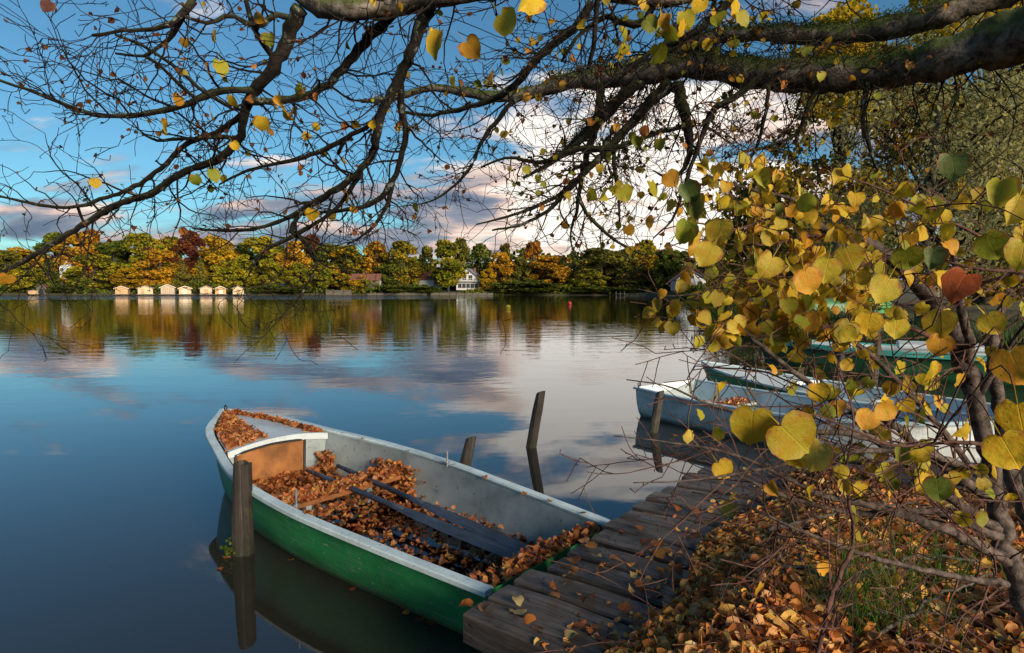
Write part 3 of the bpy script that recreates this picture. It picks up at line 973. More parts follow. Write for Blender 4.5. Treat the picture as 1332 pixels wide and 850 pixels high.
t = thing('boathouse', 'small stone boathouse with arched doorway at far left', 'boathouse', ((58 - CX)/FPX*193, 193, 0.3), math.radians(12))
gable_body(2.7, 3.0, 2.2, 0.8).build('wall', M['stone'], t)
gable_roof(2.7, 3.0, 2.2, 0.8, 0.2).build('roof', M['redroof'], t)
a = [(0.62*math.cos(v), -1.53, 1.15 + 0.62*math.sin(v)) for v in np.linspace(0, math.pi, 9)] + [(-0.62, -1.53, 0.05), (0.62, -1.53, 0.05)]
b = MB()
b.add(a + [(p[0], -1.40, p[2]) for p in a], [tuple(range(11))[::-1], tuple(range(11, 22))] + [(k, (k+1) % 11, 11+(k+1) % 11, 11+k) for k in range(11)])
b.build('arched_door', M['glass'], t)
t = thing('shed', 'low wooden shed left of the arched boathouse', 'shed', ((46 - CX)/FPX*192, 192, 0.3), math.radians(20))
gable_body(2.6, 2.5, 1.0, 0.25).build('wall', M['hutdoor'], t)
gable_roof(2.6, 2.5, 1.0, 0.25, 0.2).build('roof', M['quaywood'], t)


def at_d(px, D, z):
    return np.array([(px - CX) / FPX * D, D, z])


# quay walls of single stones along the middle of the far shore
def quay(label, p0, p1, D0, D1, top, mat_='stone'):
    a, b2 = at_d(p0, D0, 0), at_d(p1, D1, 0)
    L = np.linalg.norm(b2 - a)
    ang = math.atan2(b2[1]-a[1], b2[0]-a[0])
    t = thing('quay_wall', label, 'wall', tuple(a), ang)
    MB().box((L/2, 0.5, top/2-0.5), (L, 0.8, top+0.9)).build('core', M[mat_], t)
    me = MB().box((0, 0, 0), (1.0, 0.3, 1.0), taper=0.94).mesh('block', M[mat_])
    x_ = 0.0
    while x_ < L - 0.6:
        l = random.uniform(1.6, 3.2)
        o = obj('block', me, t)
        o.location = (x_ + l/2, 0.02 + random.uniform(-0.05, 0.05), top/2 + 0.02)
        o.scale = (l*0.97, 1.0, top*0.98)
        x_ += l
    return t


quay('pale stone quay wall left of the golden bushy tree', 424, 456, 191, 191, 1.6)
quay('low stone wall along the lawn below the white gabled house', 560, 640, 191.4, 192.4, 0.75)
quay('low stone wall at the water below the red-roofed cottage', 478, 552, 191, 191.2, 0.75)

# a small landing stage at the right far shore
t = thing('landing_stage', 'tiny wooden landing stage on the far shore right of the red buoy', 'jetty', tuple(at_d(800, 186, 0)), 0.1)
for k in range(6):
    MB().box((k*0.55, 0, 0.55), (0.5, 2.2, 0.07)).build('plank', M['quaywood'], t)
for k in range(3):
    MB().tube([(k*1.3, -1.0, -1.0), (k*1.3, -1.0, 1.2)], 0.09, 6).build('post', M['quaywood'], t)

# buoys
def buoy(name, label, px, py, col, r):
    p = onz(px, py, 0.0)
    t = thing(name, label, 'buoy', (p[0], p[1], 0.0))
    b = MB()
    rings = []
    for v in np.linspace(-math.pi/2+0.05, math.pi/2-0.05, 11):
        rings.append([(r*math.cos(v)*math.cos(u), r*math.cos(v)*math.sin(u), r*0.55 + r*1.05*math.sin(v)) for u in np.linspace(0, 2*math.pi, 16, endpoint=False)])
    b.loft(rings, closed=True)
    b.build('float', col, t, True)
    b2 = MB().tube([(r*1.02*math.cos(u), r*1.02*math.sin(u), r*0.55) for u in np.linspace(0, 2*math.pi, 20)], 0.02, 5, cap=False)
    b2.build('band', M['darktrim'], t)
    ring = MB().tube([(0.07*math.cos(u), 0, r*1.62+0.05+0.07*math.sin(u)) for u in np.linspace(0, 2*math.pi, 14)], 0.018, 5, cap=False)
    ring.build('ring', M['darktrim'], t)


buoy('mooring_buoy', 'round yellow buoy floating in the middle of the lake', 661, 402, plain('yellow_buoy', (0.65, 0.45, 0.02), 0.4, 0.1), 0.26)
buoy('mooring_buoy', 'round red buoy floating right of the yellow one', 741, 396.5, plain('red_buoy', (0.60, 0.05, 0.03), 0.4, 0.1), 0.25)

# ------------------------------------------------------------------ leaves
def leaf_geo(fold, curl, twist, hi=True, seed=0):
    """roundish heart-shaped leaf, stalk end at y=0, tip at y=1, upper side +z"""
    r_ = np.random.default_rng(seed)
    half = [(0.0, 0.12), (0.10, 0.03), (0.22, 0.0), (0.36, 0.07), (0.46, 0.20), (0.51, 0.36), (0.49, 0.52), (0.42, 0.67), (0.31, 0.79), (0.17, 0.89), (0.06, 0.95), (0.0, 1.02)] if hi else \
           [(0.0, 0.10), (0.28, 0.02), (0.50, 0.30), (0.42, 0.66), (0.16, 0.90), (0.0, 1.0)]
    rib = [(0.0, y) for y in ((half[0][1], 0.36, 0.66, half[-1][1]) if hi else (0.10, 0.5, 1.0))]
    j = 0.018 if hi else 0.05
    wl, wr = 1 + r_.normal(0, 0.09), 1 + r_.normal(0, 0.09)
    V = [(-x*wl + r_.normal(0, j)*(x > 0), y + r_.normal(0, j)*(x > 0)) for x, y in half] + [(x*wr + r_.normal(0, j), y + r_.normal(0, j)) for x, y in half[1:-1]] + rib[1:-1]
    V = np.array(V)
    n = len(half)
    L = list(range(n))
    Rr = [0] + list(range(n, 2*n - 2)) + [n - 1]
    mid = [0] + list(range(2*n - 2, 2*n - 2 + len(rib) - 2)) + [n - 1]
    F = []
    for side, sgn in ((L, 1), (Rr, -1)):
        a, b = 0, 0
        while a < len(side) - 1 or b < len(mid) - 1:
            ya = V[side[a+1], 1] if a < len(side) - 1 else 9
            yb = V[mid[b+1], 1] if b < len(mid) - 1 else 9
            if (ya <= yb or b == len(mid) - 1) and a < len(side) - 1:
                f = (side[a], mid[b], side[a+1]); a += 1
            else:
                f = (side[a], mid[b], mid[b+1]); b += 1
            if len(set(f)) == 3:
                F.append(f if sgn > 0 else f[::-1])
    ph = r_.uniform(0, 6)
    z = fold * np.abs(V[:, 0]) * 1.2 - curl * (V[:, 1] - 0.3)**2 + twist * V[:, 0] * (V[:, 1] - 0.3) + 0.05*np.sin(V[:, 0]*9 + V[:, 1]*5 + ph) + 0.03*np.sin(V[:, 1]*14 + ph)*np.abs(V[:, 0])*2
    P = np.stack([V[:, 0] * (1 - 0.25*abs(fold)), V[:, 1], z], 1)
    return P, np.array(F), np.stack([V[:, 0], V[:, 1], np.zeros(len(V))], 1)


HI = [leaf_geo(f, c, t, True, k) for k, (f, c, t) in enumerate(((0.10, 0.2, 0.1), (0.3, 0.35, -0.25), (-0.14, 0.3, 0.3), (0.55, 0.2, 0.3), (0.2, 0.7, -0.2), (0.05, -0.25, -0.4), (0.35, 0.5, 0.5), (-0.3, 0.6, -0.3), (0.15, 0.1, -0.15), (0.7, 0.4, 0.1)))]
LO = [leaf_geo(f, c, t, False, 50+k) for k, (f, c, t) in enumerate(((0.15, 0.25, 0.2), (0.4, 0.5, -0.4), (-0.3, 0.5, 0.5), (0.75, 0.35, 0.3), (-0.5, -0.45, -0.3), (0.05, 0.1, 0.15), (0.6, -0.4, 0.7), (0.3, 0.9, 0.2), (0.9, 0.5, -0.3)))]


def stalk(P, F, U):
    k = len(P)
    s = np.array([[0.012, 0.10, 0], [-0.012, 0.10, 0], [0.008, -0.2, 0.03], [-0.008, -0.2, 0.03], [0.006, -0.45, 0.1], [-0.006, -0.45, 0.1]])
    return np.concatenate([P, s]), np.concatenate([F, np.array([[k, k+1, k+2], [k+1, k+3, k+2], [k+2, k+3, k+4], [k+3, k+5, k+4]])]), np.concatenate([U, np.array([[0, .3, 0]]*6)])


LEAFME = []
for P, F, U in HI:
    P, F, U = stalk(P, F, U)
    b = MB()
    b.add(P, F, tint=0.5, luv=U)
    LEAFME.append(b.mesh('leaf', M['leaf'], True))

YEL = [(0.52, 0.38, 0.022), (0.47, 0.36, 0.03), (0.42, 0.36, 0.022), (0.32, 0.32, 0.022), (0.52, 0.29, 0.025), (0.22, 0.27, 0.022), (0.40, 0.32, 0.025), (0.50, 0.43, 0.08)]
GRN = [(0.10, 0.15, 0.02), (0.16, 0.20, 0.02), (0.085, 0.14, 0.035)]
BRN = [(0.30, 0.11, 0.025), (0.36, 0.14, 0.03), (0.20, 0.075, 0.03), (0.40, 0.20, 0.05), (0.27, 0.15, 0.07)]


def one_leaf(parent, pos, size, R, col, name='leaf', var=None):
    o = obj(name, LEAFME[random.randrange(10) if var is None else var], parent)
    if parent is not None:
        o.matrix_parent_inverse = Matrix.Identity(4)
    m4 = Matrix([list(r) + [0] for r in np.asarray(R)] + [[0, 0, 0, 1]])
    o.matrix_basis = Matrix.Translation(Vector(pos)) @ m4 @ Matrix.Scale(size, 4)
    k = random.uniform(0.85, 1.12)
    o.color = (col[0]*k, col[1]*k, col[2]*k, 1)
    return o


def frame_from(y, z):
    y = np.asarray(y, float); y = y / np.linalg.norm(y)
    x = np.cross(y, z); x /= np.linalg.norm(x) + 1e-9
    z = np.cross(x, y)
    return np.stack([x, y, z], 1)


def lying(n, tilt=0.5):
    """random rotations for leaves lying on a surface"""
    Rs = np.zeros((n, 3, 3))
    a = RNG.uniform(0, 2*math.pi, n)
    nz = np.stack([RNG.normal(0, tilt, n), RNG.normal(0, tilt, n), np.ones(n)], 1)
    nz[RNG.random(n) < 0.4] *= -1
    nz /= np.linalg.norm(nz, axis=1)[:, None]
    y = np.stack([np.cos(a), np.sin(a), np.zeros(n)], 1)
    x = np.cross(y, nz)
    x /= np.linalg.norm(x, axis=1)[:, None]
    y = np.cross(nz, x)
    return np.stack([x, y, nz], 2)


def leaf_mass(mb, C, size, R, geos=LO, tints=None):
    n = len(C)
    var = RNG.integers(0, len(geos), n)
    s = size * RNG.uniform(0.65, 1.3, n)
    t = RNG.uniform(0, 1, n) if tints is None else tints
    for k, (P, F, U) in enumerate(geos):
        ix = np.where(var == k)[0]
        if not len(ix):
            continue
        Pc = P - np.array([0, 0.45, 0])
        V = np.einsum('nij,kj->nki', R[ix], Pc) * s[ix][:, None, None] + C[ix][:, None, :]
        m = len(P)
        FF = (F[None] + (np.arange(len(ix)) * m)[:, None, None]).reshape(-1, 3)
        UU = np.tile(U, (len(ix), 1))
        UU[:, 2] = np.repeat(RNG.uniform(0, 1, len(ix)), m)
        mb.add(V.reshape(-1, 3), FF, tint=np.repeat(t[ix], m), luv=UU)


# ------------------------------------------------------------------ dock
DROT = math.atan2(DW[1], DW[0])
dock = thing('dock', 'dark weathered plank dock in the right foreground', 'dock', (DO[0], DO[1], 0.0), DROT)
# local x runs across the dock (along each plank), local y along the dock edge
ZD = 0.48


def plank(par, x0, x1, yc, w, th, ztop, name='plank'):
    L = x1 - x0
    nx, rngw = 9, RNG.normal(0, 0.003, (9, 2))
    xs = np.linspace(x0, x1, nx)
    rings = []
    for k, x in enumerate(xs):
        e = 0.012 if k in (0, nx-1) else 0.0
        a, b2 = -w/2 + rngw[k, 0] + e, w/2 + rngw[k, 1] - e
        dz = 0.004*math.sin(x*3+yc*7)
        c = 0.009
        rings.append([(x, yc+a, ztop-th+dz), (x, yc+b2, ztop-th+dz), (x, yc+b2, ztop-c-e+dz), (x, yc+b2-c, ztop-e+dz), (x, yc+0.0, ztop+0.003-e+dz), (x, yc+a+c, ztop-e+dz), (x, yc+a, ztop-c-e+dz)])
    m_ = MB().loft(rings, closed=True, flip=True)
    o = m_.n - nx*7
    m_.poly.append([o+k for k in range(7)])
    m_.poly.append([o+(nx-1)*7+k for k in range(7)][::-1])
    return m_.build(name, M['plank'], par)


yy = 0.085
plank(dock, 0.0, 2.2, yy, 0.19, 0.15, ZD + 0.012)
yy = 0.19
k = 0
while yy < 2.95:
    w = random.uniform(0.185, 0.225)
    plank(dock, random.uniform(-0.035, 0.03), 2.2, yy + w/2 + 0.011, w, 0.075, ZD + random.uniform(-0.006, 0.006))
    yy += w + random.uniform(0.020, 0.036)
while yy < 5.2:
    w = random.uniform(0.17, 0.21)
    x0 = max(0.0, (yy - 2.95) * 1.12) + random.uniform(-0.04, 0.04)
    plank(dock, x0, x0 + 2.4, yy + w/2 + 0.010, w, 0.07, ZD + random.uniform(-0.006, 0.006))
    yy += w + 0.02
for xb in (0.14, 0.75):
    MB().box((xb, 1.55, ZD-0.075-0.072), (0.10, 2.9, 0.14)).build('beam', M['beam'], dock)
for xb, yb in ((0.14, 0.6), (0.14, 2.6)):
    MB().tube([(xb, yb, -0.9), (xb, yb, ZD-0.22)], 0.07, 10).build('pile', M['post'], dock)
nail = MB().tube([(0, 0, -0.004), (0, 0, 0.0035)], 0.006, 7).mesh('nail', M['darktrim'])
yv = 0.085
for k in range(13):
    for xb in (0.11, 0.17):
        o = obj('nail', nail, dock)
        o.location = (xb + random.uniform(-0.01, 0.01), 0.085 + k*0.222 + random.uniform(-0.02, 0.02), ZD+0.006)


# ------------------------------------------------------------------ boats
def make_boat(name, label, loc, rz, L, US, BS, ZS, ZV, hullm, railm, linerm, rake=0.24, rail_w=0.075, rail_h=0.034, deck_from=None, deckm=None, floor=0.03, railproud=0.014, dip=0.0, transom_in='liner'):
    t = thing(name, label, 'boat', loc, rz)
    nu = 44
    u = np.linspace(0, 1, nu)
    bb = np.maximum(hermite(u, US, BS), 0.012)
    zz = hermite(u, ZS, ZV)
    sec = [(1.0, 1.0), (0.985, 0.72), (0.955, 0.42), (0.90, 0.16), (0.82, -0.04), (0.66, -0.18), (0.35, -0.25), (0.0, -0.28)]

    def X(uu, frac):
        return L*uu - rake*(1-frac)*np.clip((uu-0.55)/0.45, 0, 1)**2

    rings = []
    for k in range(nu):
        r = []
        for f, h in sec:
            r.append((X(u[k], h), bb[k]*f, zz[k]*h))
        r += [(x, -y, z) for x, y, z in r[-2::-1]]
        rings.append(r)
    hb = MB().loft(rings, flip=False)
    m = len(rings[0])
    hb.poly.append(list(range(m)))
    hull = hb.build('hull', M[hullm], t, True)
    sm = hull.modifiers.new('edge', 'EDGE_SPLIT')
    sm.split_angle = math.radians(50)
    # inner skin
    isec = [(1.0, 0.97), (0.985, 0.72), (0.955, 0.44), (0.90, 0.20), (0.84, None)]
    rings = []
    ue = np.linspace(0.008, 0.975, nu)
    be = np.maximum(hermite(ue, US, BS)-0.035, 0.006)
    ze = hermite(ue, ZS, ZV)
    for k in range(nu):
        r = []
        for f, h in isec:
            z = floor if h is None else max(floor, ze[k]*h)
            r.append((X(ue[k], z/ze[k]), be[k]*f, z))
        r.append((X(ue[k], floor/ze[k]), 0, floor-0.01))
        r += [(x, -y, z) for x, y, z in r[-2::-1]]
        rings.append(r)
    MB().loft(rings, flip=True).build('liner', M[linerm], t, True)
    # rail: a capping strip on both sides meeting at the bow
    path = [(L*a, s*b_, z) for s, seq in ((1, range(nu)), (-1, range(nu-1, -1, -1))) for a, b_, z in ((u[k], bb[k], zz[k]) for k in seq)]
    path = np.array(path)
    keep = [0] + [k for k in range(1, len(path)) if np.linalg.norm(path[k]-path[k-1]) > 1e-3]
    path = path[keep]
    tg = np.gradient(path, axis=0)
    tg[:, 2] = 0
    tg /= np.linalg.norm(tg, axis=1)[:, None]
    nn = np.stack([-tg[:, 1], tg[:, 0], 0*tg[:, 0]], 1)      # to the left of travel = inboard
    up = np.array([0, 0, 1.0])
    flat = np.clip((L - path[:, 0]) / 0.5, 0.35, 1)[:, None]
    o_, i_ = -railproud, rail_w-railproud
    ring = []
    nn = -nn
    for (a, h) in ((o_, -rail_h), (o_-0.004, -rail_h*0.4), (o_+0.006, 0.0), (i_-0.006, 0.0), (i_, -0.008), (i_, -rail_h)):
        s = 1 if a > 0.02 else 1
        ring.append(path - nn*(a*np.where(a > 0.02, flat, 1.0)) + up*(h+0.012))
    rb = MB().loft(np.stack(ring, 1), closed=True)
    nrm = len(ring)
    tot = rb.n
    rb.poly.append(list(range(nrm)))
    rb.poly.append(list(range(tot-nrm, tot))[::-1])
    rb.build('rail', M[railm], t)
    # transom plank, proud on the inside
    tb = MB()
    ys = np.linspace(-1, 1, 15)
    b0, z0 = bb[0]-0.02, zz[0]
    top = [(b0*y, z0 - dip*math.cos(y*math.pi/2)**0.8 + (-0.05 if dip == 0 else 0.015)) for y in ys]
    f_ = [(x_, y, z) for x_ in (0.006, 0.045) for y, z in top]
    low = [(x_, b0*y*0.86, floor-0.005) for x_ in (0.006, 0.045) for y in ys]
    tb.add(f_ + low, [(k, k+1, 30+k+1, 30+k) for k in range(14)] + [(15+k+1, 15+k, 45+k, 45+k+1) for k in range(14)] + [(k+1, k, 15+k, 15+k+1) for k in range(14)])
    tb.build('transom', M[transom_in], t)
    t['_L'] = L
    info = dict(L=L, US=US, BS=BS, ZS=ZS, ZV=ZV, X=X)
    if deck_from is not None:
        ud = np.linspace(deck_from, 0.985, 22)
        bd = np.maximum(hermite(ud, US, BS)-0.045, 0.004)
        zd = hermite(ud, ZS, ZV)
        rg = []
        for k in range(22):
            row = []
            for y in np.linspace(1, -1, 13):
                crown = 0.055*(1-y*y)*bd[k]/max(bd)
                bow_aft = 0.10*(1-y*y) if k == 0 else 0.0
                row.append((L*ud[k] - bow_aft*0, bd[k]*y, zd[k]-0.022+crown))
            rg.append(row)
        d = MB().loft(rg)
        # front lip
        lip = [(p[0]-0.012, p[1], p[2]+0.012) for p in rg[0]] + [(p[0]-0.012, p[1], p[2]-0.05) for p in rg[0]] + [(p[0]+0.02, p[1], p[2]+0.012) for p in rg[0]]
        d.add(lip, [(k, k+1, 13+k+1, 13+k) for k in range(12)] + [(26+k, 26+k+1, k+1, k) for k in range(12)])
        d.build('foredeck', M[deckm], t, True).modifiers.new('edge', 'EDGE_SPLIT').split_angle = math.radians(40)
    return t, info


BH = 2.418
B1US, B1B = [0, .2, .4, .6, .75, .88, 1], [.59, .685, .752, .694, .53, .354, .02]
B1ZS, B1Z = [0, .3, .6, .8, 1], [.396, .435, .49, .561, .675]
boat, BI = make_boat('rowing_boat', 'green rowing boat with white rail, full of fallen leaves, moored at the dock', (0.283, 3.64, 0), BH, 4.612, B1US, B1B, B1ZS, B1Z,
                     'hull_green', 'rail', 'liner', deck_from=0.73, deckm='deck', transom_in='redwood')
BL = 4.612
bM = Matrix.Translation((0.283, 3.64, 0)) @ Matrix.Rotation(BH, 4, 'Z')


def bw(x, y, z):
    return np.array(bM @ Vector((x, y, z)))


def b1b(x):
    return float(hermite(np.array([x/BL]), B1US, B1B)[0])


def b1z(x):
    return float(hermite(np.array([x/BL]), B1ZS, B1Z)[0])


# bulkhead below the foredeck, with the brown locker door
xb = 0.733*BL
b = MB()
bd, zd = b1b(xb)-0.04, b1z(xb)
ys = np.linspace(1, -1, 13)
v = [(xb, bd*y, zd-0.03+0.05*(1-y*y)) for y in ys] + [(xb, bd*0.86*y, 0.03) for y in ys]
b.add(v, [(k+1, k, 13+k, 13+k+1) for k in range(12)])
b.build('bulkhead', M['liner'], boat)
y0, y1 = 0.44, -0.25
zt = zd-0.045
door = MB()
N = 10
tp = [(xb-0.02, y0+(y1-y0)*k/N, zt-0.012*abs(k-5)/5+0.035*(1-((y0+(y1-y0)*k/N)/bd)**2)) for k in range(N+1)]
door.add(tp + [(xb-0.02, p[1]*0.95+0.0, 0.06) for p in tp] + [(xb-0.003, p[1], p[2]) for p in tp],
         [(k+1, k, N+1+k, N+2+k) for k in range(N)] + [(2*(N+1)+k, 2*(N+1)+k+1, k+1, k)[::-1] for k in range(N)])
dr = door.build('locker_door', M['locker'], boat)
MB().tube([(xb-0.022, tp[0][1]*0.95, 0.07)] + [(p[0]-0.002, p[1], p[2]) for p in tp] + [(xb-0.022, tp[-1][1]*0.95, 0.07)], 0.014, 6).build('door_trim', M['darktrim'], dr)
lt = MB().box((xb-0.035, 0.36, 0.30), (0.03, 0.09, 0.03))
lt.box((xb-0.05, 0.33, 0.30), (0.02, 0.03, 0.05))
lt.build('latch', M['steel'], dr)
# thwart
xt = 0.515*BL
bt = b1b(xt)-0.06
MB().box((xt, 0, 0.275), (0.27, 2*bt*0.985, 0.035)).build('thwart', M['thwart'], boat)
bevel(boat.children[-1], 0.008)
for s in (-1, 1):
    MB().box((xt, s*0.3, 0.14), (0.06, 0.05, 0.235)).build('thwart_bracket', M['liner'], boat)
MB().box((0.10, 0, 0.26), (0.10, 2*(b1b(0.1)-0.07), 0.03)).build('stern_shelf', M['redwood'], boat)
# bilge water
b = MB()
us = np.linspace(0.05, xb-0.02, 24)
row = []
for x_ in us:
    w_ = (b1b(x_)-0.035)*0.885
    row.append([(x_, w_*y, 0.085) for y in (1, 0, -1)])
b.loft(row)
m, q = mat('bilge_water')
fr = q.new('ShaderNodeFresnel', i_IOR=1.38)
nb = bump(q, q.noise(q.new('ShaderNodeNewGeometry').outputs['Position'], 9.0, 2.0), 0.25, 0.004)
q.set(fr.inputs['Normal'], nb)
out(q, q.new('ShaderNodeMixShader', i_0=fr, i_1=q.new('ShaderNodeBsdfTransparent', i_0=(0.62, 0.42, 0.30)), i_2=q.new('ShaderNodeBsdfGlossy', i_0=(0.95, 0.95, 1), i_Roughness=0.05, i_Normal=nb)))
b.build('bilge_water', m, boat)
# oarlock pins, bow ring, stern shackle
def pin(x_, y_, z_, h):
    p = MB().tube([(x_, y_, z_-0.03), (x_, y_, z_+h)], 0.009, 8)
    p.tube([(x_, y_, z_+0.004), (x_, y_, z_+0.014)], 0.022, 8)
    return p.build('oarlock', M['steel'], boat)
xo = 1.78
pin(xo, b1b(xo)-0.03, b1z(xo)+0.012, 0.12)
pin(xo, -(b1b(xo)-0.03), b1z(xo)+0.012, 0.11)
MB().tube([(BL-0.06+0.03*math.cos(a_), 0, 0.70+0.03*math.sin(a_)) for a_ in np.linspace(0, 6.28, 14)], 0.007, 6, cap=False).build('bow_ring', M['darktrim'], boat)
ch = MB()
for k in range(4):
    cx_, cy_ = 0.10 + 0.045*k, 0.02 - 0.02*k
    a_ = np.linspace(0, 2*math.pi, 13)
    if k % 2:
        ch.tube(np.stack([cx_+0.032*np.cos(a_), cy_+0.016*np.sin(a_), 0*a_+0.295], 1), 0.007, 6, cap=False)
    else:
        ch.tube(np.stack([cx_+0.032*np.cos(a_), 0*a_+cy_, 0.295+0.016*np.sin(a_)], 1), 0.007, 6, cap=False)
ch.box((0.26, -0.06, 0.285), (0.05, 0.04, 0.05))
ch.build('mooring_chain', M['steel'], boat)

# oars lying on the thwart, blades aft
def oar(label, p0, p1, yaw_off):
    p0, p1 = np.array(p0), np.array(p1)
    d = p1-p0
    L_ = np.linalg.norm(d)
    t = obj('oar', None)
    R = frame_from(d/L_, np.array([0, 0, 1.0]))
    R = np.stack([R[:, 1], -R[:, 0], R[:, 2]], 1)      # local x along the oar
    t.matrix_basis = Matrix.Translation(Vector(p0)) @ Matrix([list(r)+[0] for r in R]+[[0, 0, 0, 1]])
    tag(t, label, 'oar', 'pair of oars')
    MB().tube([(x_, 0, 0) for x_ in np.linspace(0, L_*0.5, 8)], np.linspace(0.020, 0.024, 8), 10).build('shaft', M['oar'], t, True)
    rings = []
    for f in np.linspace(0, 1, 10):
        x_ = L_*(0.42+0.58*f)
        w_ = 0.026 + 0.047*math.sin(min(1, f*2.2)*math.pi/2)
        th_ = 0.022 - 0.013*f
        rings.append([(x_, -w_, 0), (x_, -w_*0.5, th_*0.6), (x_, 0, th_), (x_, w_*0.5, th_*0.6), (x_, w_, 0), (x_, 0, -th_*0.7)])
    bl = MB().loft(rings, closed=True)
    o0 = bl.n-60
    bl.poly.append([o0+54+k for k in range(6)])
    bl.build('blade', M['oar'], t)
    MB().tube([(x_, 0, 0) for x_ in (-0.13, -0.02, 0.0)], [0.016, 0.018, 0.021], 10).build('grip', M['oar'], t, True)
    return t


oar('dark navy oar in the green boat, nearer the camera, blade aft', bw(2.78, -0.02, 0.325), bw(0.36, -0.13, 0.20), 0)
oar('dark navy oar in the green boat, on the far side of its pair', bw(2.70, -0.28, 0.325), bw(0.42, -0.25, 0.20), 0)

# leaves in the boat: floor, thwart, foredeck, stern
mb = MB()
P, S, TI = [], [], []
n = 2700
x_ = RNG.uniform(0.06, xb-0.06, n)
y_ = RNG.uniform(-1, 1, n)
w_ = np.array([(b1b(a)-0.04)*0.87 for a in x_])
keep = RNG.random(n) < 0.46 + 0.55*np.abs(y_)**3 + 0.4*(x_ > xb-0.7) + 0.5*(x_ < 0.5)
P.append(np.stack([x_, y_*w_, 0.060 + RNG.uniform(0, 0.045, n) + 0.07*np.clip(np.abs(y_)-0.8, 0, 1)*5*RNG.random(n)], 1)[keep])
n = 1500
x_ = RNG.normal(xt, 0.10, n)
y_ = RNG.uniform(-1, 1, n)*bt*0.98
pile = np.exp(-((x_-xt)/0.11)**2)*(0.045+0.035*np.abs(y_)/bt)
P.append(np.stack([x_, y_, np.where(np.abs(x_-xt) < 0.135, 0.296, 0.20) + pile*RNG.random(n)], 1))
n = 420     # slope of leaves down from the thwart end and in the corner below the locker
P.append(np.stack([xt+RNG.normal(0, 0.12, n), -bt*RNG.uniform(0.86, 0.99, n), RNG.uniform(0.1, 0.36, n)], 1))
n = 800
P.append(np.stack([xb-np.abs(RNG.normal(0, 0.12, n))-0.03, RNG.uniform(-0.48, 0.44, n), 0.09+RNG.random(n)**2*0.13], 1))
n = 160
P.append(np.stack([xb-np.abs(RNG.normal(0, 0.08, n))-0.03, RNG.uniform(-0.50, -0.36, n), 0.09+RNG.random(n)*0.26], 1))
n = 1300
x_ = RNG.uniform(xb+0.03, BL*0.97, n)
side = RNG.choice([1, -1], n, p=[0.58, 0.42])
b_ = np.array([b1b(a)-0.06 for a in x_])
fr_ = np.where(side > 0, RNG.beta(2.2, 1.5, n), 1-np.abs(RNG.normal(0, 0.10, n)))
yb_ = np.clip(fr_, 0.2, 0.98)*b_*side
z_ = np.array([b1z(a) for a in x_])
P.append(np.stack([x_, yb_, z_-0.018+0.055*(1-(yb_/b_)**2)*b_/b1b(xb) + RNG.random(n)*0.035], 1))
n = 700
P.append(np.stack([RNG.uniform(0.03, 0.20, n), RNG.uniform(-0.56, 0.56, n), 0.28+RNG.random(n)**1.5*0.13], 1))
P = np.concatenate(P)
Pw = np.array([bw(*p) for p in P])
leaf_mass(mb, Pw, 0.050, lying(len(Pw), 0.6))
tag(mb.build('leaf_drift', M['boatlitter']), 'drifts of brown leaves lying in the green rowing boat', 'leaves', kind='stuff')

# leaves lying flat in the bilge water
mb = MB()
n = 1500
x_ = RNG.uniform(0.15, xb-0.1, n)
y_ = RNG.uniform(-0.95, 0.95, n)
P = np.array([bw(a, c*(b1b(a)-0.04)*0.87, z) for a, c, z in zip(x_, y_, RNG.uniform(0.05, 0.092, n))])
leaf_mass(mb, P, 0.054, lying(n, 0.10))
tag(mb.build('soaked_leaves', M['boatlitter']), 'soaked leaves lying flat in the water inside the green boat', 'leaves', kind='stuff')

# single leaves on the boat rail
for k, (x_, s) in enumerate(((2.62, 1), (2.5, 1), (2.36, 1), (2.1, 1), (1.62, 1), (1.25, 1), (0.95, 1), (3.3, 1), (3.7, 1), (3.95, 1), (4.15, 1), (4.3, 1), (2.9, -1), (3.2, -1), (2.3, -1), (1.7, -1), (1.3, -1), (0.8, -1), (0.55, -1), (0.25, -1))):
    y_ = s*(b1b(x_)-0.025-random.uniform(0, 0.02))
    z_ = b1z(x_)+0.018
    R = lying(1, 0.18)[0]
    o = one_leaf(None, bw(x_, y_, z_), random.uniform(0.035, 0.055), R, random.choice(BRN), 'fallen_leaf')
    lab = 'small brown leaf lying on the %s rail of the green boat, %s' % ('near' if s > 0 else 'far', 'beside the leafy foredeck' if x_ > 3.25 else 'near the dock' if x_ < 1.0 else 'amidships')
    tag(o, lab, 'leaf', lab.split('leaf ')[1])

# second boat: pale, stern towards the lake
hd2 = math.atan2(-0.815, 0.58)
boat2, _ = make_boat('white_boat', 'pale blue-white rowing boat with a notched stern moored beyond the dock', (2.50, 9.92, 0.0), hd2, 4.5, [0, .25, .5, .7, .85, 1], [.70, .74, .74, .66, .46, .03], [0, .3, .6, .8, 1], [.47, .44, .47, .54, .64],
                     'hull_white', 'bluerail', 'bluerail', rail_w=0.07, dip=0.14)
bM2 = Matrix.Translation((2.50, 9.92, 0.0)) @ Matrix.Rotation(hd2, 4, 'Z')
for xx in (1.1, 2.5):
    MB().box((xx, 0, 0.26), (0.26, 1.28, 0.035)).build('thwart', M['liner'], boat2)
MB().tube([(-0.02+0.03*math.cos(a_), -0.6, 0.50+0.03*math.sin(a_)) for a_ in np.linspace(0, 6.28, 12)], 0.007, 6, cap=False).build('mooring_ring', M['darktrim'], boat2)
mb = MB()
n = 700
P = np.stack([RNG.uniform(0.6, 3.9, n), RNG.uniform(-0.6, 0.6, n), RNG.uniform(0.05, 0.11, n)], 1)
n = 250
P = np.concatenate([P, np.stack([RNG.normal(1.1, 0.1, n), RNG.uniform(-0.6, 0.6, n), RNG.uniform(0.28, 0.33, n)], 1)])
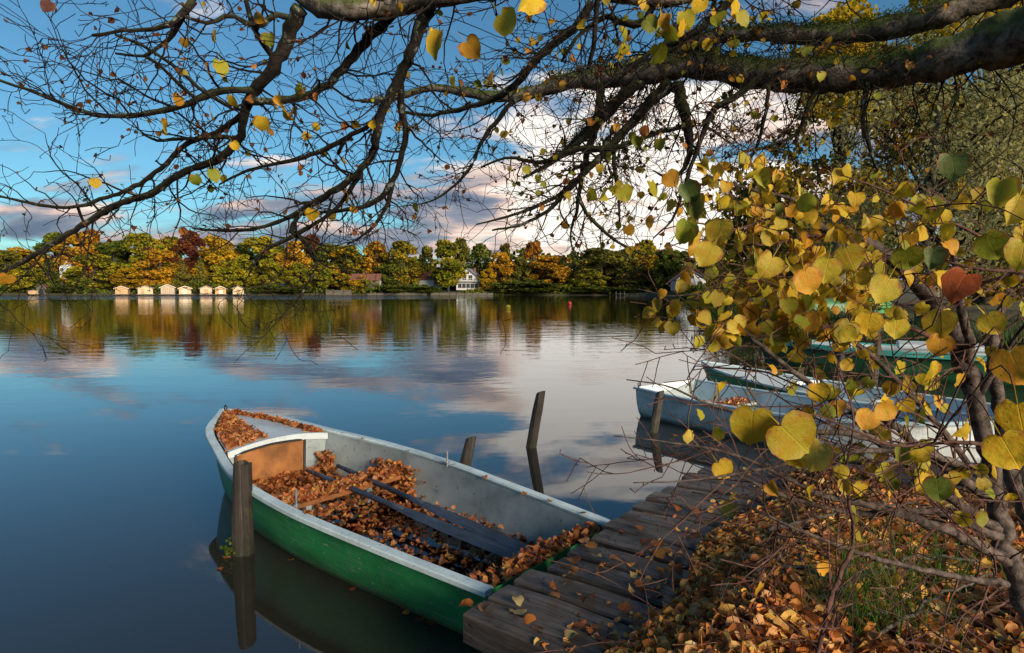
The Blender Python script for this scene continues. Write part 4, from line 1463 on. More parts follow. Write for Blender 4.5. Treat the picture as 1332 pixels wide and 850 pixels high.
leaf_mass(mb, np.array([np.array(bM2 @ Vector(p)) for p in P]), 0.055, lying(len(P), 0.4))
tag(mb.build('leaf_drift', M['boatlitter']), 'brown leaves covering the floor of the pale boat', 'leaves', kind='stuff')

# third boat: green hull, white foredeck, bow towards the lake
hd3 = math.atan2(0.80, -0.60)
boat3, _ = make_boat('decked_boat', 'green boat with white foredeck lying behind the pale boat', (6.35, 7.55, 0.0), hd3, 4.7, B1US, [.58, .66, .70, .64, .50, .33, .02], B1ZS, [.42, .43, .48, .55, .66],
                     'hull_green', 'rail', 'bluerail', deck_from=0.60, deckm='deck')
MB().box((2.0, 0, 0.28), (0.26, 1.15, 0.035)).build('thwart', M['liner'], boat3)

# fourth boat: large, dark green with teal rail
p4 = onz(985, 478, 0)
d4 = np.array([0.86, -0.51])
L4 = 6.2
boat4, _ = make_boat('large_boat', 'large dark green boat with teal rail behind the shrub', (p4[0]+d4[0]*L4, p4[1]+d4[1]*L4, 0.0), math.atan2(-d4[1], -d4[0]), L4, B1US, [.75, .85, .92, .85, .66, .42, .02], B1ZS, [.62, .62, .65, .70, .80],
                     'hull_dkgreen', 'teal', 'deck', rail_w=0.12, rail_h=0.11, deck_from=0.70, deckm='deck', railproud=0.03)
for xx in (1.5, 3.0):
    MB().box((xx, 0, 0.40), (0.3, 1.6, 0.04)).build('thwart', M['redwood'], boat4)
cab = MB()
cab.box((2.4, 0, 0.72), (1.6, 1.2, 0.12))
bevel(cab.build('white_cover', M['deck'], boat4), 0.04)

# upturned green hull on the bank behind
up_, _ = make_boat('upturned_boat', 'green upturned boat on the bank behind the large boat', (11.2, 24.8, 1.55), 0.05, 4.6, B1US, B1B, B1ZS, B1Z, 'hull_green', 'hull_dkgreen', 'liner')
up_.rotation_euler = (math.pi, 0, 0.08)


# ------------------------------------------------------------------ mooring posts
def post(name, label, foot, topc, w, seg='square'):
    foot, topc = np.array(foot, float), np.array(topc, float)
    d = topc-foot
    p0 = foot - d/np.linalg.norm(d)*0.9
    t = thing(name, label, 'post', tuple(p0))
    n = 9
    b = MB()
    rings = []
    for k in range(n):
        f = k/(n-1)
        c = (topc-p0)*f
        r = []
        for j, a in enumerate(np.linspace(0, 2*math.pi, 10, endpoint=False)):
            rad = w*(1+0.05*math.sin(a*3+k*0.8)+0.05*math.cos(a*2-k*0.4))*(0.9 if k == n-1 else 1)
            if seg == 'square':
                rad *= 1/max(abs(math.cos(a)), abs(math.sin(a)))**0.6*0.92
            top_j = (0.03*math.cos(a*1.0+1)+0.008*math.sin(a*5)) if k == n-1 else 0
            r.append(c+np.array([rad*math.cos(a), rad*math.sin(a), top_j]))
        rings.append(r)
    b.loft(rings, closed=True)
    b.poly.append([b.n-10+k for k in range(10)])
    b.build('shaft', M['post'], t)
    return t, p0


fp = onz(313, 721, 0)
tp_ = at(317, 600, fp[1]*0.998+0.05)
t, p0 = post('mooring_post', 'double plank mooring post standing against the green boat', fp, (fp[0]+0.012, fp[1]+0.01, 0.70), 0.056)
sl = MB()
d_ = np.array([0.075, 0.035, 0.0])
sl.box(np.array([0.079, 0.01, 0.9+0.22]), (0.05, 0.075, 0.95))
sl.build('cleat_board', M['post'], t)
tf = MB()
leaf_cloud(tf, np.stack([RNG.normal(-0.055, 0.02, 60), RNG.normal(-0.03, 0.02, 60), 0.9+np.abs(RNG.normal(0.05, 0.035, 60))], 1), 0.022)
tf.build('moss_tuft', M['moss'], t)['kind'] = 'stuff'
f2 = bw(1.95, -1.0, 0)
post('mooring_post', 'short slanting post behind the far rail of the green boat', f2, (f2[0]+0.13, f2[1]+0.02, 0.60), 0.062)
f3 = onz(691, 582, 0)
post('mooring_post', 'lone slim post standing in open water behind the green boat', f3, (f3[0]+0.12, f3[1], 0.70), 0.068, 'round')
f4 = onz(850, 562, 0)
post('mooring_post', 'slanting post against the side of the pale boat', f4, (f4[0]+0.10, f4[1]+0.05, 0.56), 0.065)
f5 = np.array([4.95, 10.6, 0])
post('mooring_post', 'post between the decked boat and the large green boat', f5, (f5[0]+0.05, f5[1], 0.62), 0.075)
for a, z1, lab in (((6.9, 12.9), 0.95, 'grey post left of a pair beside the large green boat'), ((7.4, 12.5), 1.0, 'grey post right of a pair beside the large green boat')):
    post('mooring_post', lab, (a[0], a[1], 0), (a[0]+0.06, a[1], z1), 0.07)
pr = onz(601, 606, 0)
# floating leaves
for k, (px, py) in enumerate(((291, 724), (325, 720), (378, 729), (459, 764), (520, 789), (533, 797), (545, 803), (551, 795), (556, 808), (530, 790), (286, 738), (880, 566))):
    p = onz(px, py, 0.004)
    o = one_leaf(None, p, random.uniform(0.045, 0.07), lying(1, 0.05)[0], random.choice(BRN), 'floating_leaf', 0)
    tag(o, 'brown leaf floating on the dark water beside the green hull' if px < 800 else 'small leaf floating beside the pale boat', 'leaf', 'leaves floating by the boat' if px < 800 else None)

# ------------------------------------------------------------------ overhanging linden
def smooth_path(pts, step=0.06):
    pts = np.asarray(pts, float)
    d = np.r_[0, np.cumsum(np.linalg.norm(np.diff(pts[:, :3], axis=0), axis=1))]
    n = max(4, int(d[-1]/step))
    return hermite(np.linspace(0, d[-1], n), d, pts)


def traced(spec, step=0.06, wob=0.0):
    """(px, py, metres away, half-thickness in px) -> centre line and radii in metres"""
    a = np.array([list(at(px, py, d)) + [r*d/FPX] for px, py, d, r in spec])
    s = smooth_path(a, step)
    P, R = s[:, :3], np.maximum(s[:, 3], 0.0012)
    if wob:
        P = P + RNG.normal(0, 1, P.shape)*wob*R[:, None]
    return P, R


class Grower:
    def __init__(self, gnarl=0.32, droop=-0.02, minr=0.0016):
        self.mb = MB()
        self.pts, self.dirs = [], []
        self.gnarl, self.droop, self.minr = gnarl, droop, minr

    def grow(self, p, d, L, r, lvl, sides=4):
        st = 0.032 if lvl == 0 else 0.042
        n = max(3, int(L/st))
        p = np.array(p, float)
        d = np.array(d, float)/np.linalg.norm(d)
        path, rad = [p.copy()], [r]
        kids = []
        zig = RNG.choice([-1, 1])
        side = np.cross(d, RNG.normal(size=3))
        side /= np.linalg.norm(side)+1e-9
        for k in range(n):
            d = d + RNG.normal(0, self.gnarl*0.48, 3) + side*zig*self.gnarl*0.45 + np.array([0, 0, self.droop])
            d /= np.linalg.norm(d)
            zig = -zig
            p = p + d*st
            path.append(p.copy())
            rad.append(max(self.minr, r*(1-0.75*(k+1)/n)))
            if lvl > 0 and k > 0 and RNG.random() < (0.42 if lvl > 1 else 0.32):
                kids.append((p.copy(), d.copy(), rad[-1]))
            elif lvl == 0 and RNG.random() < 0.28:      # short spur with a bud
                s = RNG.normal(size=3)
                s /= np.linalg.norm(s)
                q_ = p + s*RNG.uniform(0.010, 0.028)
                self.mb.tube([p, q_], [rad[-1]*0.9, rad[-1]*1.25], 3, cap=False)
        path = np.array(path)
        self.mb.tube(path, rad, sides if r > 0.003 else 3, cap=False)
        self.pts.append(path[1:])
        self.dirs.append(np.gradient(path, axis=0)[1:])
        for (kp, kd, kr) in kids:
            ax = np.cross(kd, RNG.normal(size=3))
            ax /= np.linalg.norm(ax)+1e-9
            a = RNG.uniform(0.5, 1.25)
            nd = kd*math.cos(a)+ax*math.sin(a)
            self.grow(kp, nd, L*RNG.uniform(0.28, 0.62), max(self.minr, kr*0.66), lvl-1, 3)

    def along(self, P, R, every, L, lvl, spread=1.0, rs=0.38, start=0.1, bias=(0, 0, 0), rmax=0.006):
        d = np.gradient(P, axis=0)
        seg = np.r_[0, np.cumsum(np.linalg.norm(np.diff(P, axis=0), axis=1))]
        s = seg[-1]*start
        while s < seg[-1]:
            k = min(len(P)-1, int(np.searchsorted(seg, s)))
            dd = d[k]/np.linalg.norm(d[k])
            ax = np.cross(dd, RNG.normal(size=3))
            ax /= np.linalg.norm(ax)+1e-9
            a = RNG.uniform(0.6, 1.3)*spread
            nd = dd*math.cos(a)+ax*math.sin(a)+np.array(bias)
            self.grow(P[k], nd, L*RNG.uniform(0.5, 1.25), min(rmax, max(self.minr*1.4, R[k]*rs)), lvl)
            s += every*RNG.uniform(0.5, 1.6)


linden = thing('linden_tree', 'mossy old linden leaning in from the right with nearly bare limbs overhead', 'tree', (4.8, 2.3, 0.7))
LO_ = np.array(linden.location)


def put(mbx, name, mat_, par, origin, smooth=True):
    """world-space geometry -> child whose own origin is the parent's"""
    mbx.v = [v - origin for v in mbx.v]
    return mbx.build(name, mat_, par, smooth)


L1 = [(1520, -20, 2.1, 60), (1420, 20, 2.25, 50), (1345, 40, 2.4, 38), (1290, 58, 2.5, 31), (1230, 76, 2.6, 26), (1150, 92, 2.8, 22), (1050, 99, 3.0, 21), (960, 93, 3.2, 18), (900, 84, 3.3, 17), (840, 95, 3.4, 15), (790, 101, 3.5, 14), (740, 106, 3.6, 11), (690, 121, 3.7, 8), (640, 126, 3.8, 7), (600, 119, 3.9, 6), (560, 115, 4, 4.5), (520, 126, 4.1, 3.5), (470, 132, 4.2, 2.5)]
L2 = [(1480, -60, 2.3, 46), (1390, -50, 2.5, 34), (1320, -22, 2.55, 26), (1260, 2, 2.6, 19), (1200, 26, 2.7, 16), (1130, 41, 2.85, 13), (1050, 46, 3, 12), (980, 44, 3.1, 10), (920, 50, 3.2, 9), (880, 66, 3.3, 8), (845, 92, 3.4, 6), (800, 132, 3.5, 5), (760, 172, 3.6, 4), (720, 210, 3.7, 3), (680, 232, 3.7, 2)]
L3 = [(1300, -150, 2.5, 34), (1150, -80, 2.4, 24), (1000, -40, 2.35, 18), (900, -8, 2.3, 12), (850, -4, 2.3, 12), (760, -16, 2.3, 13), (650, -16, 2.35, 14), (575, -6, 2.4, 14), (520, 4, 2.5, 15), (460, 12, 2.5, 14), (410, 5, 2.6, 13), (378, -18, 2.65, 10), (350, -50, 2.7, 8), (315, -105, 2.8, 5), (285, -165, 2.9, 2)]
LIMBS = []
for nm, sp in (('lower mossy limb', L1), ('upper mossy limb', L2), ('dark limb along the top edge', L3)):
    P, R = traced(sp, 0.03)
    R = R*(1+0.07*np.sin(np.arange(len(R))*0.9)+RNG.normal(0, 0.035, len(R)))
    b = MB()
    b.tube(P, R, 18, wob=0.05)
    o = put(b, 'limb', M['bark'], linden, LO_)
    o['label'] = nm
    LIMBS.append((P, R))
b = MB()
tr = [(4.8, 2.3, 0.3, 0.38), (4.75, 2.3, 1.2, 0.30), (4.6, 2.3, 2.2, 0.28), (4.5, 2.3, 2.9, 0.28), (4.5, 2.2, 3.6, 0.25), (4.6, 2.1, 5.0, 0.19), (4.8, 2.0, 7.0, 0.12), (4.8, 2.0, 9.0, 0.05)]
s = smooth_path(np.array(tr), 0.15)
b.tube(s[:, :3], s[:, 3], 18, wob=0.05)
put(b, 'trunk', M['bark'], linden, LO_)
for pts in ([(4.5, 2.3, 2.8, .22), (3.5, 2.2, 3.0, .18), tuple(at(1520, -20, 2.1))+(.155,)], [(4.5, 2.25, 3.4, .18), (3.6, 2.2, 3.55, .15), tuple(at(1480, -60, 2.3))+(.13,)], [(4.55, 2.15, 4.2, .15), (3.2, 2.3, 4.2, .12), tuple(at(1300, -150, 2.5))+(.105,)]):
    s = smooth_path(np.array(pts), 0.1)
    b = MB()
    b.tube(s[:, :3], s[:, 3], 14, wob=0.05)
    put(b, 'limb', M['bark'], linden, LO_)

# moss tufts on the upper side of the limbs
mb = MB()
for P, R in LIMBS[:2]:
    x_, _ = proj(P)
    for k in range(len(P)):
        if x_[k] > 1235 or x_[k] < 600:
            continue
        n = int(260*min(1, (1270-x_[k])/120)) if x_[k] > 720 else 70
        tg = np.gradient(P, axis=0)[k]
        a = np.cross(tg, [0, 0, 1.0]); a /= np.linalg.norm(a)
        th_ = RNG.normal(math.pi/2, 0.75, n)
        d_ = np.cos(th_)[:, None]*a + np.sin(th_)[:, None]*np.array([0, 0, 1.0])
        C = P[k] + RNG.normal(0, 0.014, (n, 3)) + d_*(R[k]*RNG.uniform(0.94, 1.05, n) + RNG.uniform(0, 0.007, n))[:, None]
        leaf_cloud(mb, C, 0.0075, NARROW)
put(mb, 'moss', M['moss'], linden, LO_, False)['kind'] = 'stuff'

BR = [
 [(392, 8, 2.6, 10), (377, 45, 2.65, 9), (355, 88, 2.7, 8), (328, 122, 2.75, 7.5), (318, 150, 2.8, 6), (310, 182, 2.85, 5.5), (290, 204, 2.9, 5), (240, 224, 3.0, 4.5), (200, 250, 3.05, 4.5), (150, 268, 3.1, 4.2), (112, 290, 3.15, 4), (60, 322, 3.2, 3.5), (20, 346, 3.25, 3), (-20, 366, 3.3, 2)],
 [(335, 118, 2.75, 5), (290, 118, 2.7, 4.5), (240, 136, 2.7, 4), (180, 150, 2.65, 3.5), (135, 151, 2.6, 3), (95, 140, 2.6, 2.8), (50, 122, 2.55, 2.2), (0, 105, 2.5, 1.8), (-40, 96, 2.5, 1.2)],
 [(322, 132, 2.75, 5), (380, 129, 2.8, 5), (420, 114, 2.8, 5.5), (448, 88, 2.75, 6), (478, 50, 2.7, 7), (510, 18, 2.6, 8), (530, -5, 2.5, 9)],
 [(318, 148, 2.8, 4.5), (285, 170, 2.9, 3.8), (240, 190, 2.95, 3.4), (212, 217, 3.0, 3.2), (180, 240, 3.05, 3), (140, 257, 3.1, 2.6), (95, 270, 3.1, 2.4), (50, 266, 3.15, 2), (0, 256, 3.2, 1.5), (-30, 250, 3.2, 1)],
 [(310, 180, 2.85, 3.5), (270, 179, 2.9, 2.6), (230, 181, 2.9, 2.2), (195, 180, 2.95, 1.6), (180, 168, 2.95, 1), (178, 158, 2.95, 0.8)],
 [(560, 0, 2.45, 10), (548, 35, 2.5, 8), (532, 75, 2.55, 7), (518, 105, 2.6, 6.5), (498, 142, 2.65, 6), (490, 175, 2.7, 5.5), (483, 205, 2.8, 5), (462, 228, 2.85, 4.5), (440, 245, 2.9, 4.5), (405, 265, 3, 4), (378, 282, 3.05, 3), (340, 296, 3.1, 2.5), (280, 300, 3.15, 1.8), (250, 297, 3.2, 1.2)],
 [(520, 100, 2.6, 5), (522, 140, 2.7, 4.5), (528, 172, 2.75, 4), (522, 205, 2.8, 4), (512, 232, 2.85, 4), (498, 255, 2.9, 3.5), (470, 270, 2.95, 3), (430, 275, 3.0, 2.4), (395, 280, 3.05, 2)],
 [(512, 232, 2.85, 3.2), (505, 262, 2.9, 3), (490, 290, 2.95, 2.4), (470, 308, 3, 1.8), (452, 318, 3.05, 1.2)],
 [(455, 178, 2.75, 3.5), (430, 190, 2.8, 3.2), (395, 205, 2.85, 2.8), (350, 215, 2.9, 2.3), (315, 225, 2.95, 1.8), (285, 240, 3, 1.2)],
 [(498, 142, 2.65, 3.5), (478, 165, 2.7, 3), (450, 180, 2.75, 3), (440, 200, 2.8, 2.5)],
 [(405, 265, 3, 3), (385, 285, 3.05, 3.5), (380, 300, 3.05, 4), (395, 312, 3.1, 3), (412, 340, 3.1, 2.2), (400, 370, 3.1, 1.5), (378, 400, 3.1, 0.9), (358, 418, 3.1, 0.7)],
 [(470, 225, 2.85, 3.2), (445, 262, 2.95, 3), (420, 285, 3.0, 2.6), (385, 305, 3.05, 3), (360, 318, 3.1, 2.6), (335, 335, 3.15, 2), (322, 362, 3.15, 1.2)],
 [(250, 0, 2.4, 5), (232, 25, 2.4, 4), (200, 38, 2.4, 3), (160, 40, 2.4, 2.2), (120, 46, 2.4, 2)],
 [(262, -20, 2.45, 5), (245, 10, 2.45, 4), (215, 55, 2.5, 2.5), (190, 72, 2.5, 2), (150, 70, 2.5, 1.5)],
 [(150, 45, 2.5, 1.5), (190, 62, 2.5, 2), (230, 90, 2.55, 2.2), (270, 122, 2.6, 2.4), (300, 140, 2.7, 2.6)],
 [(190, 75, 2.6, 2), (210, 88, 2.6, 2.2), (235, 112, 2.65, 2.5), (255, 130, 2.7, 2.5)],
 [(385, 30, 2.65, 5), (360, 20, 2.6, 4), (335, 35, 2.55, 4), (300, 20, 2.5, 3), (270, 30, 2.45, 2.4), (240, 22, 2.4, 2)],
 [(360, 80, 2.7, 4), (345, 60, 2.65, 4), (328, 32, 2.6, 3.5), (320, 0, 2.55, 3)],
 # hanging fan below the lower limb
 [(770, 0, 2.7, 5), (755, 28, 2.75, 5), (725, 55, 2.8, 5), (700, 75, 2.85, 5), (680, 100, 2.9, 4.5), (650, 125, 3.0, 4), (600, 142, 3.1, 3), (560, 150, 3.15, 2.4), (520, 145, 3.2, 1.8)],
 [(690, 122, 3.4, 4), (665, 135, 3.4, 3.4), (645, 160, 3.4, 3), (625, 188, 3.4, 2.6), (614, 215, 3.4, 2.2), (595, 238, 3.4, 1.8), (560, 262, 3.4, 1.2), (545, 266, 3.4, 1)],
 [(880, 104, 3.3, 9), (885, 130, 3.3, 8), (893, 160, 3.3, 7), (898, 185, 3.3, 5), (893, 215, 3.35, 3), (870, 232, 3.35, 1.8), (850, 222, 3.35, 1)],
 [(870, 108, 3.35, 10), (850, 128, 3.35, 7.5), (822, 160, 3.4, 6), (790, 195, 3.4, 5), (760, 225, 3.45, 4), (725, 255, 3.5, 3), (690, 272, 3.5, 2.4), (650, 285, 3.5, 1.6), (620, 292, 3.5, 1)],
 [(835, 108, 3.4, 8), (815, 122, 3.4, 6), (790, 150, 3.45, 5), (765, 175, 3.5, 4.5), (735, 200, 3.5, 4), (700, 212, 3.55, 3), (660, 205, 3.55, 2), (625, 218, 3.55, 1.2)],
 [(800, 165, 3.4, 4.5), (775, 210, 3.4, 4), (745, 240, 3.45, 3.4), (715, 272, 3.5, 2.6), (680, 292, 3.5, 2), (640, 300, 3.5, 1.2)],
 [(780, 110, 3.5, 6), (779, 140, 3.5, 5), (775, 170, 3.5, 4.5), (762, 205, 3.5, 4), (755, 240, 3.5, 3), (750, 275, 3.55, 2.2), (742, 310, 3.6, 1.4), (748, 335, 3.6, 0.9)],
 [(720, 205, 3.45, 4), (760, 193, 3.4, 4.2), (800, 193, 3.35, 3.8), (840, 178, 3.3, 3.4), (885, 165, 3.3, 3)],
 [(798, 195, 3.4, 3), (800, 225, 3.4, 2.5), (805, 255, 3.4, 2), (806, 290, 3.4, 1.4)],
 [(750, 255, 3.45, 3), (765, 280, 3.45, 2.6), (790, 305, 3.45, 2.2), (812, 320, 3.45, 1.6), (845, 335, 3.4, 1.2)],
 [(1010, 90, 2.4, 3.5), (985, 105, 2.45, 4), (960, 125, 2.5, 4), (930, 140, 2.55, 4), (918, 165, 2.6, 3.6), (905, 200, 2.65, 3), (888, 250, 2.7, 2.4), (875, 285, 2.75, 1.6), (850, 310, 2.8, 1)],
 [(960, -10, 2.8, 5), (935, 15, 2.85, 5), (900, 45, 2.9, 5), (860, 62, 2.95, 4), (820, 88, 3.0, 3.5), (795, 110, 3.05, 3)],
 [(850, -6, 2.6, 6), (842, 25, 2.65, 5.5), (815, 30, 2.7, 5), (790, 22, 2.75, 4), (760, 40, 2.8, 3), (730, 80, 2.85, 2)],
 [(780, -12, 2.6, 4), (775, 25, 2.65, 3.5), (772, 60, 2.7, 3), (765, 90, 2.75, 2.5)],
 [(1070, 108, 2.95, 4), (1050, 140, 2.95, 3), (1040, 170, 3.0, 2.5), (1000, 190, 3.0, 2), (960, 200, 3, 1.5)],
 [(1000, 110, 3.05, 3), (995, 150, 3.05, 2.5), (985, 190, 3.1, 2), (960, 230, 3.1, 1.4)],
 [(1130, 100, 2.8, 4), (1122, 150, 2.8, 3), (1130, 190, 2.8, 2.5), (1140, 220, 2.8, 1.8)],
]
lin = Grower(0.42, -0.015)
LEAFPTS = []
for k, sp in enumerate(BR):
    P, R = traced(sp, 0.035, 0.18)
    b = MB()
    b.tube(P, R*(1+RNG.normal(0, 0.06, len(R))), 8 if R.max() > 0.012 else 6, wob=0.04)
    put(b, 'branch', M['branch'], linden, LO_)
    big = R.max() > 0.008
    lin.along(P, R, 0.07 if big else 0.085, 0.42 if big else 0.32, 2, rs=0.42, bias=(0, 0, -0.05))
for P, R in LIMBS:
    x_, y_ = proj(P)
    ok = (x_ > 440) & (x_ < 1100)
    lin.along(P[ok], R[ok], 0.10, 0.42, 2, rs=0.12, rmax=0.005)
    lin.along(P, R, 0.16, 0.5, 2, rs=0.12, rmax=0.005)
# long straight water shoots hanging below and behind the limbs on the right
for k in range(46):
    P, R = LIMBS[k % 2]
    x_, _ = proj(P)
    c = np.where((x_ > 820) & (x_ < 1330))[0]
    i_ = RNG.choice(c)
    lin.grow(P[i_], (RNG.normal(0, 0.5)-0.25, RNG.normal(0.2, 0.4), -0.8), RNG.uniform(0.4, 0.9), 0.004, 2)
for k in range(20):
    P, R = LIMBS[2]
    x_, _ = proj(P)
    c = np.where((x_ > 440) & (x_ < 1000))[0]
    i_ = RNG.choice(c)
    lin.grow(P[i_], (RNG.normal(0, 0.6), RNG.normal(0.2, 0.4), -0.7), RNG.uniform(0.3, 0.7), 0.004, 2)
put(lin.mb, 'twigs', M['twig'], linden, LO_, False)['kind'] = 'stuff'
LP = np.concatenate(lin.pts)
lx, ly = proj(LP)

used = []


def hang_R(lean=0.5):
    y = np.array([RNG.normal(0, lean), RNG.normal(0, lean), -1.0])
    z = np.array([RNG.normal(0, 1.2), -1.0, RNG.normal(0, 0.6)])
    return frame_from(y, z)


# leaves whose places stand out
SPOT = [(575, 57, 1.55, .078, 0), (604, 66, 1.6, .062, 4), (650, 35, 1.5, .075, 2), (694, 8, 1.45, .075, 0), (590, 105, 2.1, .04, 2), (640, 100, 2.4, .06, 4), (220, 170, 2.6, .072, 0), (270, 147, 2.6, .075, 0),
        (236, 132, 2.6, .060, 4), (300, 131, 2.6, .06, 0), (285, 88, 2.6, .08, 3), (268, 90, 2.6, .06, 4), (123, 238, 2.9, .055, 0), (252, 234, 2.8, .058, 5), (275, 228, 2.8, .07, 5), (370, 148, 2.5, .075, 0),
        (362, 132, 2.5, .06, 4), (340, 160, 2.6, .07, 0), (333, 22, 2.5, .06, 4), (349, 50, 2.6, .06, 5), (266, 11, 2.5, .045, 0), (282, 48, 2.5, .05, 0), (405, 280, 2.9, .07, 0), (450, 257, 2.9, .075, 4), (540, 270, 2.9, .05, 5),
        (394, 120, 2.6, .065, 5), (10, 365, 2.9, .075, 4), (765, 258, 2.4, .065, 5), (783, 258, 2.4, .06, 5), (808, 252, 2.2, .065, 5), (847, 246, 2.0, .07, 3), (866, 235, 2.0, .06, 4), (700, 232, 2.9, .04, 5), (682, 222, 2.9, .042, 3),
        (850, 290, 2.3, .055, 4), (815, 300, 2.5, .05, 4), (795, 205, 2.9, .05, 5), (825, 185, 2.8, .06, 5), (860, 188, 2.8, .06, 5), (805, 45, 2.2, .062, 3), (838, 35, 2.1, .06, 5), (860, 25, 2.1, .06, 3), (868, 45, 2.1, .065, 5), (890, 25, 2.0, .07, 3), (893, 40, 2.0, .062, 0), (872, 28, 2.0, .06, 4), (855, 68, 2.1, .07, 3), (858, 72, 2.1, .065, 5), (815, 65, 2.3, .05, 3), (938, 25, 2.2, .062, 3), (957, 10, 2.0, .07, 0), (960, 25, 2.0, .06, 3), (915, 10, 2.1, .07, 0), (925, 58, 2.4, .05, 0), (68, 10, 2.2, .05, 9)]
for (px, py, d, s_, c) in SPOT:
    P = at(px, py - s_*0.45*FPX/d, d)
    col = (0.09, 0.035, 0.025) if c == 9 else (YEL+GRN)[c] if c < 5 else random.choice([YEL[5], YEL[3], GRN[1]])
    R = hang_R(0.4)
    one_leaf(linden, P - LO_, s_, R, col)
    q_ = P - R[:, 1]*s_*0.4
    near_i = int(np.argmin(np.linalg.norm(LP - q_, axis=1)))
    e_ = LP[near_i]
    if np.linalg.norm(e_-q_) < 1.3:
        used.append((q_, (q_+e_)/2 + RNG.normal(0, 0.02, 3), e_))
tw = MB()
for a in used:
    s = smooth_path(np.array(a), 0.05)
    tw.tube(s + RNG.normal(0, 0.003, s.shape), 0.0014, 3, cap=False)
put(tw, 'leaf_shoots', M['twig'], linden, LO_, False)['kind'] = 'stuff'


def dens(px, py):
    f = np.zeros_like(px)
    f += 1.0*((px > 560) & (px < 760) & (py < 130))
    f += 1.2*((px > 640) & (px < 930) & (py > 150) & (py < 340))
    f += 1.6*((px > 780) & (px < 1000) & (py < 90))
    f += 0.35*((px > 180) & (px < 560) & (py < 300))
    f += 0.5*((px > 930) & (px < 1332) & (py < 300))
    return f


w_ = dens(lx, ly)
w_ = w_/w_.sum()
for k in RNG.choice(len(LP), 200, replace=False, p=w_):
    px, py = lx[k], ly[k]
    col = random.choice([YEL[3], YEL[5], GRN[1], YEL[6], YEL[4]] if px > 620 else [YEL[0], YEL[4], BRN[1], YEL[6]])
    one_leaf(linden, LP[k]-LO_, random.uniform(0.026, 0.05), hang_R(0.5), col)
ks = RNG.choice(len(LP), 260, replace=False, p=w_)
mb = MB()
Rm = np.stack([hang_R(0.6) for _ in ks])
leaf_mass(mb, LP[ks] + Rm[:, :, 1]*0.016, 0.036, Rm, HI[:8])
put(mb, 'small_leaves', leafmat('linden_leaves', [YEL[5], YEL[3], BRN[1], YEL[6], YEL[4], GRN[1], YEL[0]], 0.4), linden, LO_, True)['kind'] = 'stuff'
# withered scraps and seed bracts still on the twigs
mb = MB()
w2 = ((lx > -50) & (lx < 1380) & (ly < 340)).astype(float)
w2 /= w2.sum()
ks = RNG.choice(len(LP), 1500, replace=False, p=w2)
leaf_mass(mb, LP[ks]+RNG.normal(0, 0.006, (1500, 3)), 0.022, rand_rot(1500), LO)
put(mb, 'withered_leaves', M['dryleaf'], linden, LO_, False)['kind'] = 'stuff'

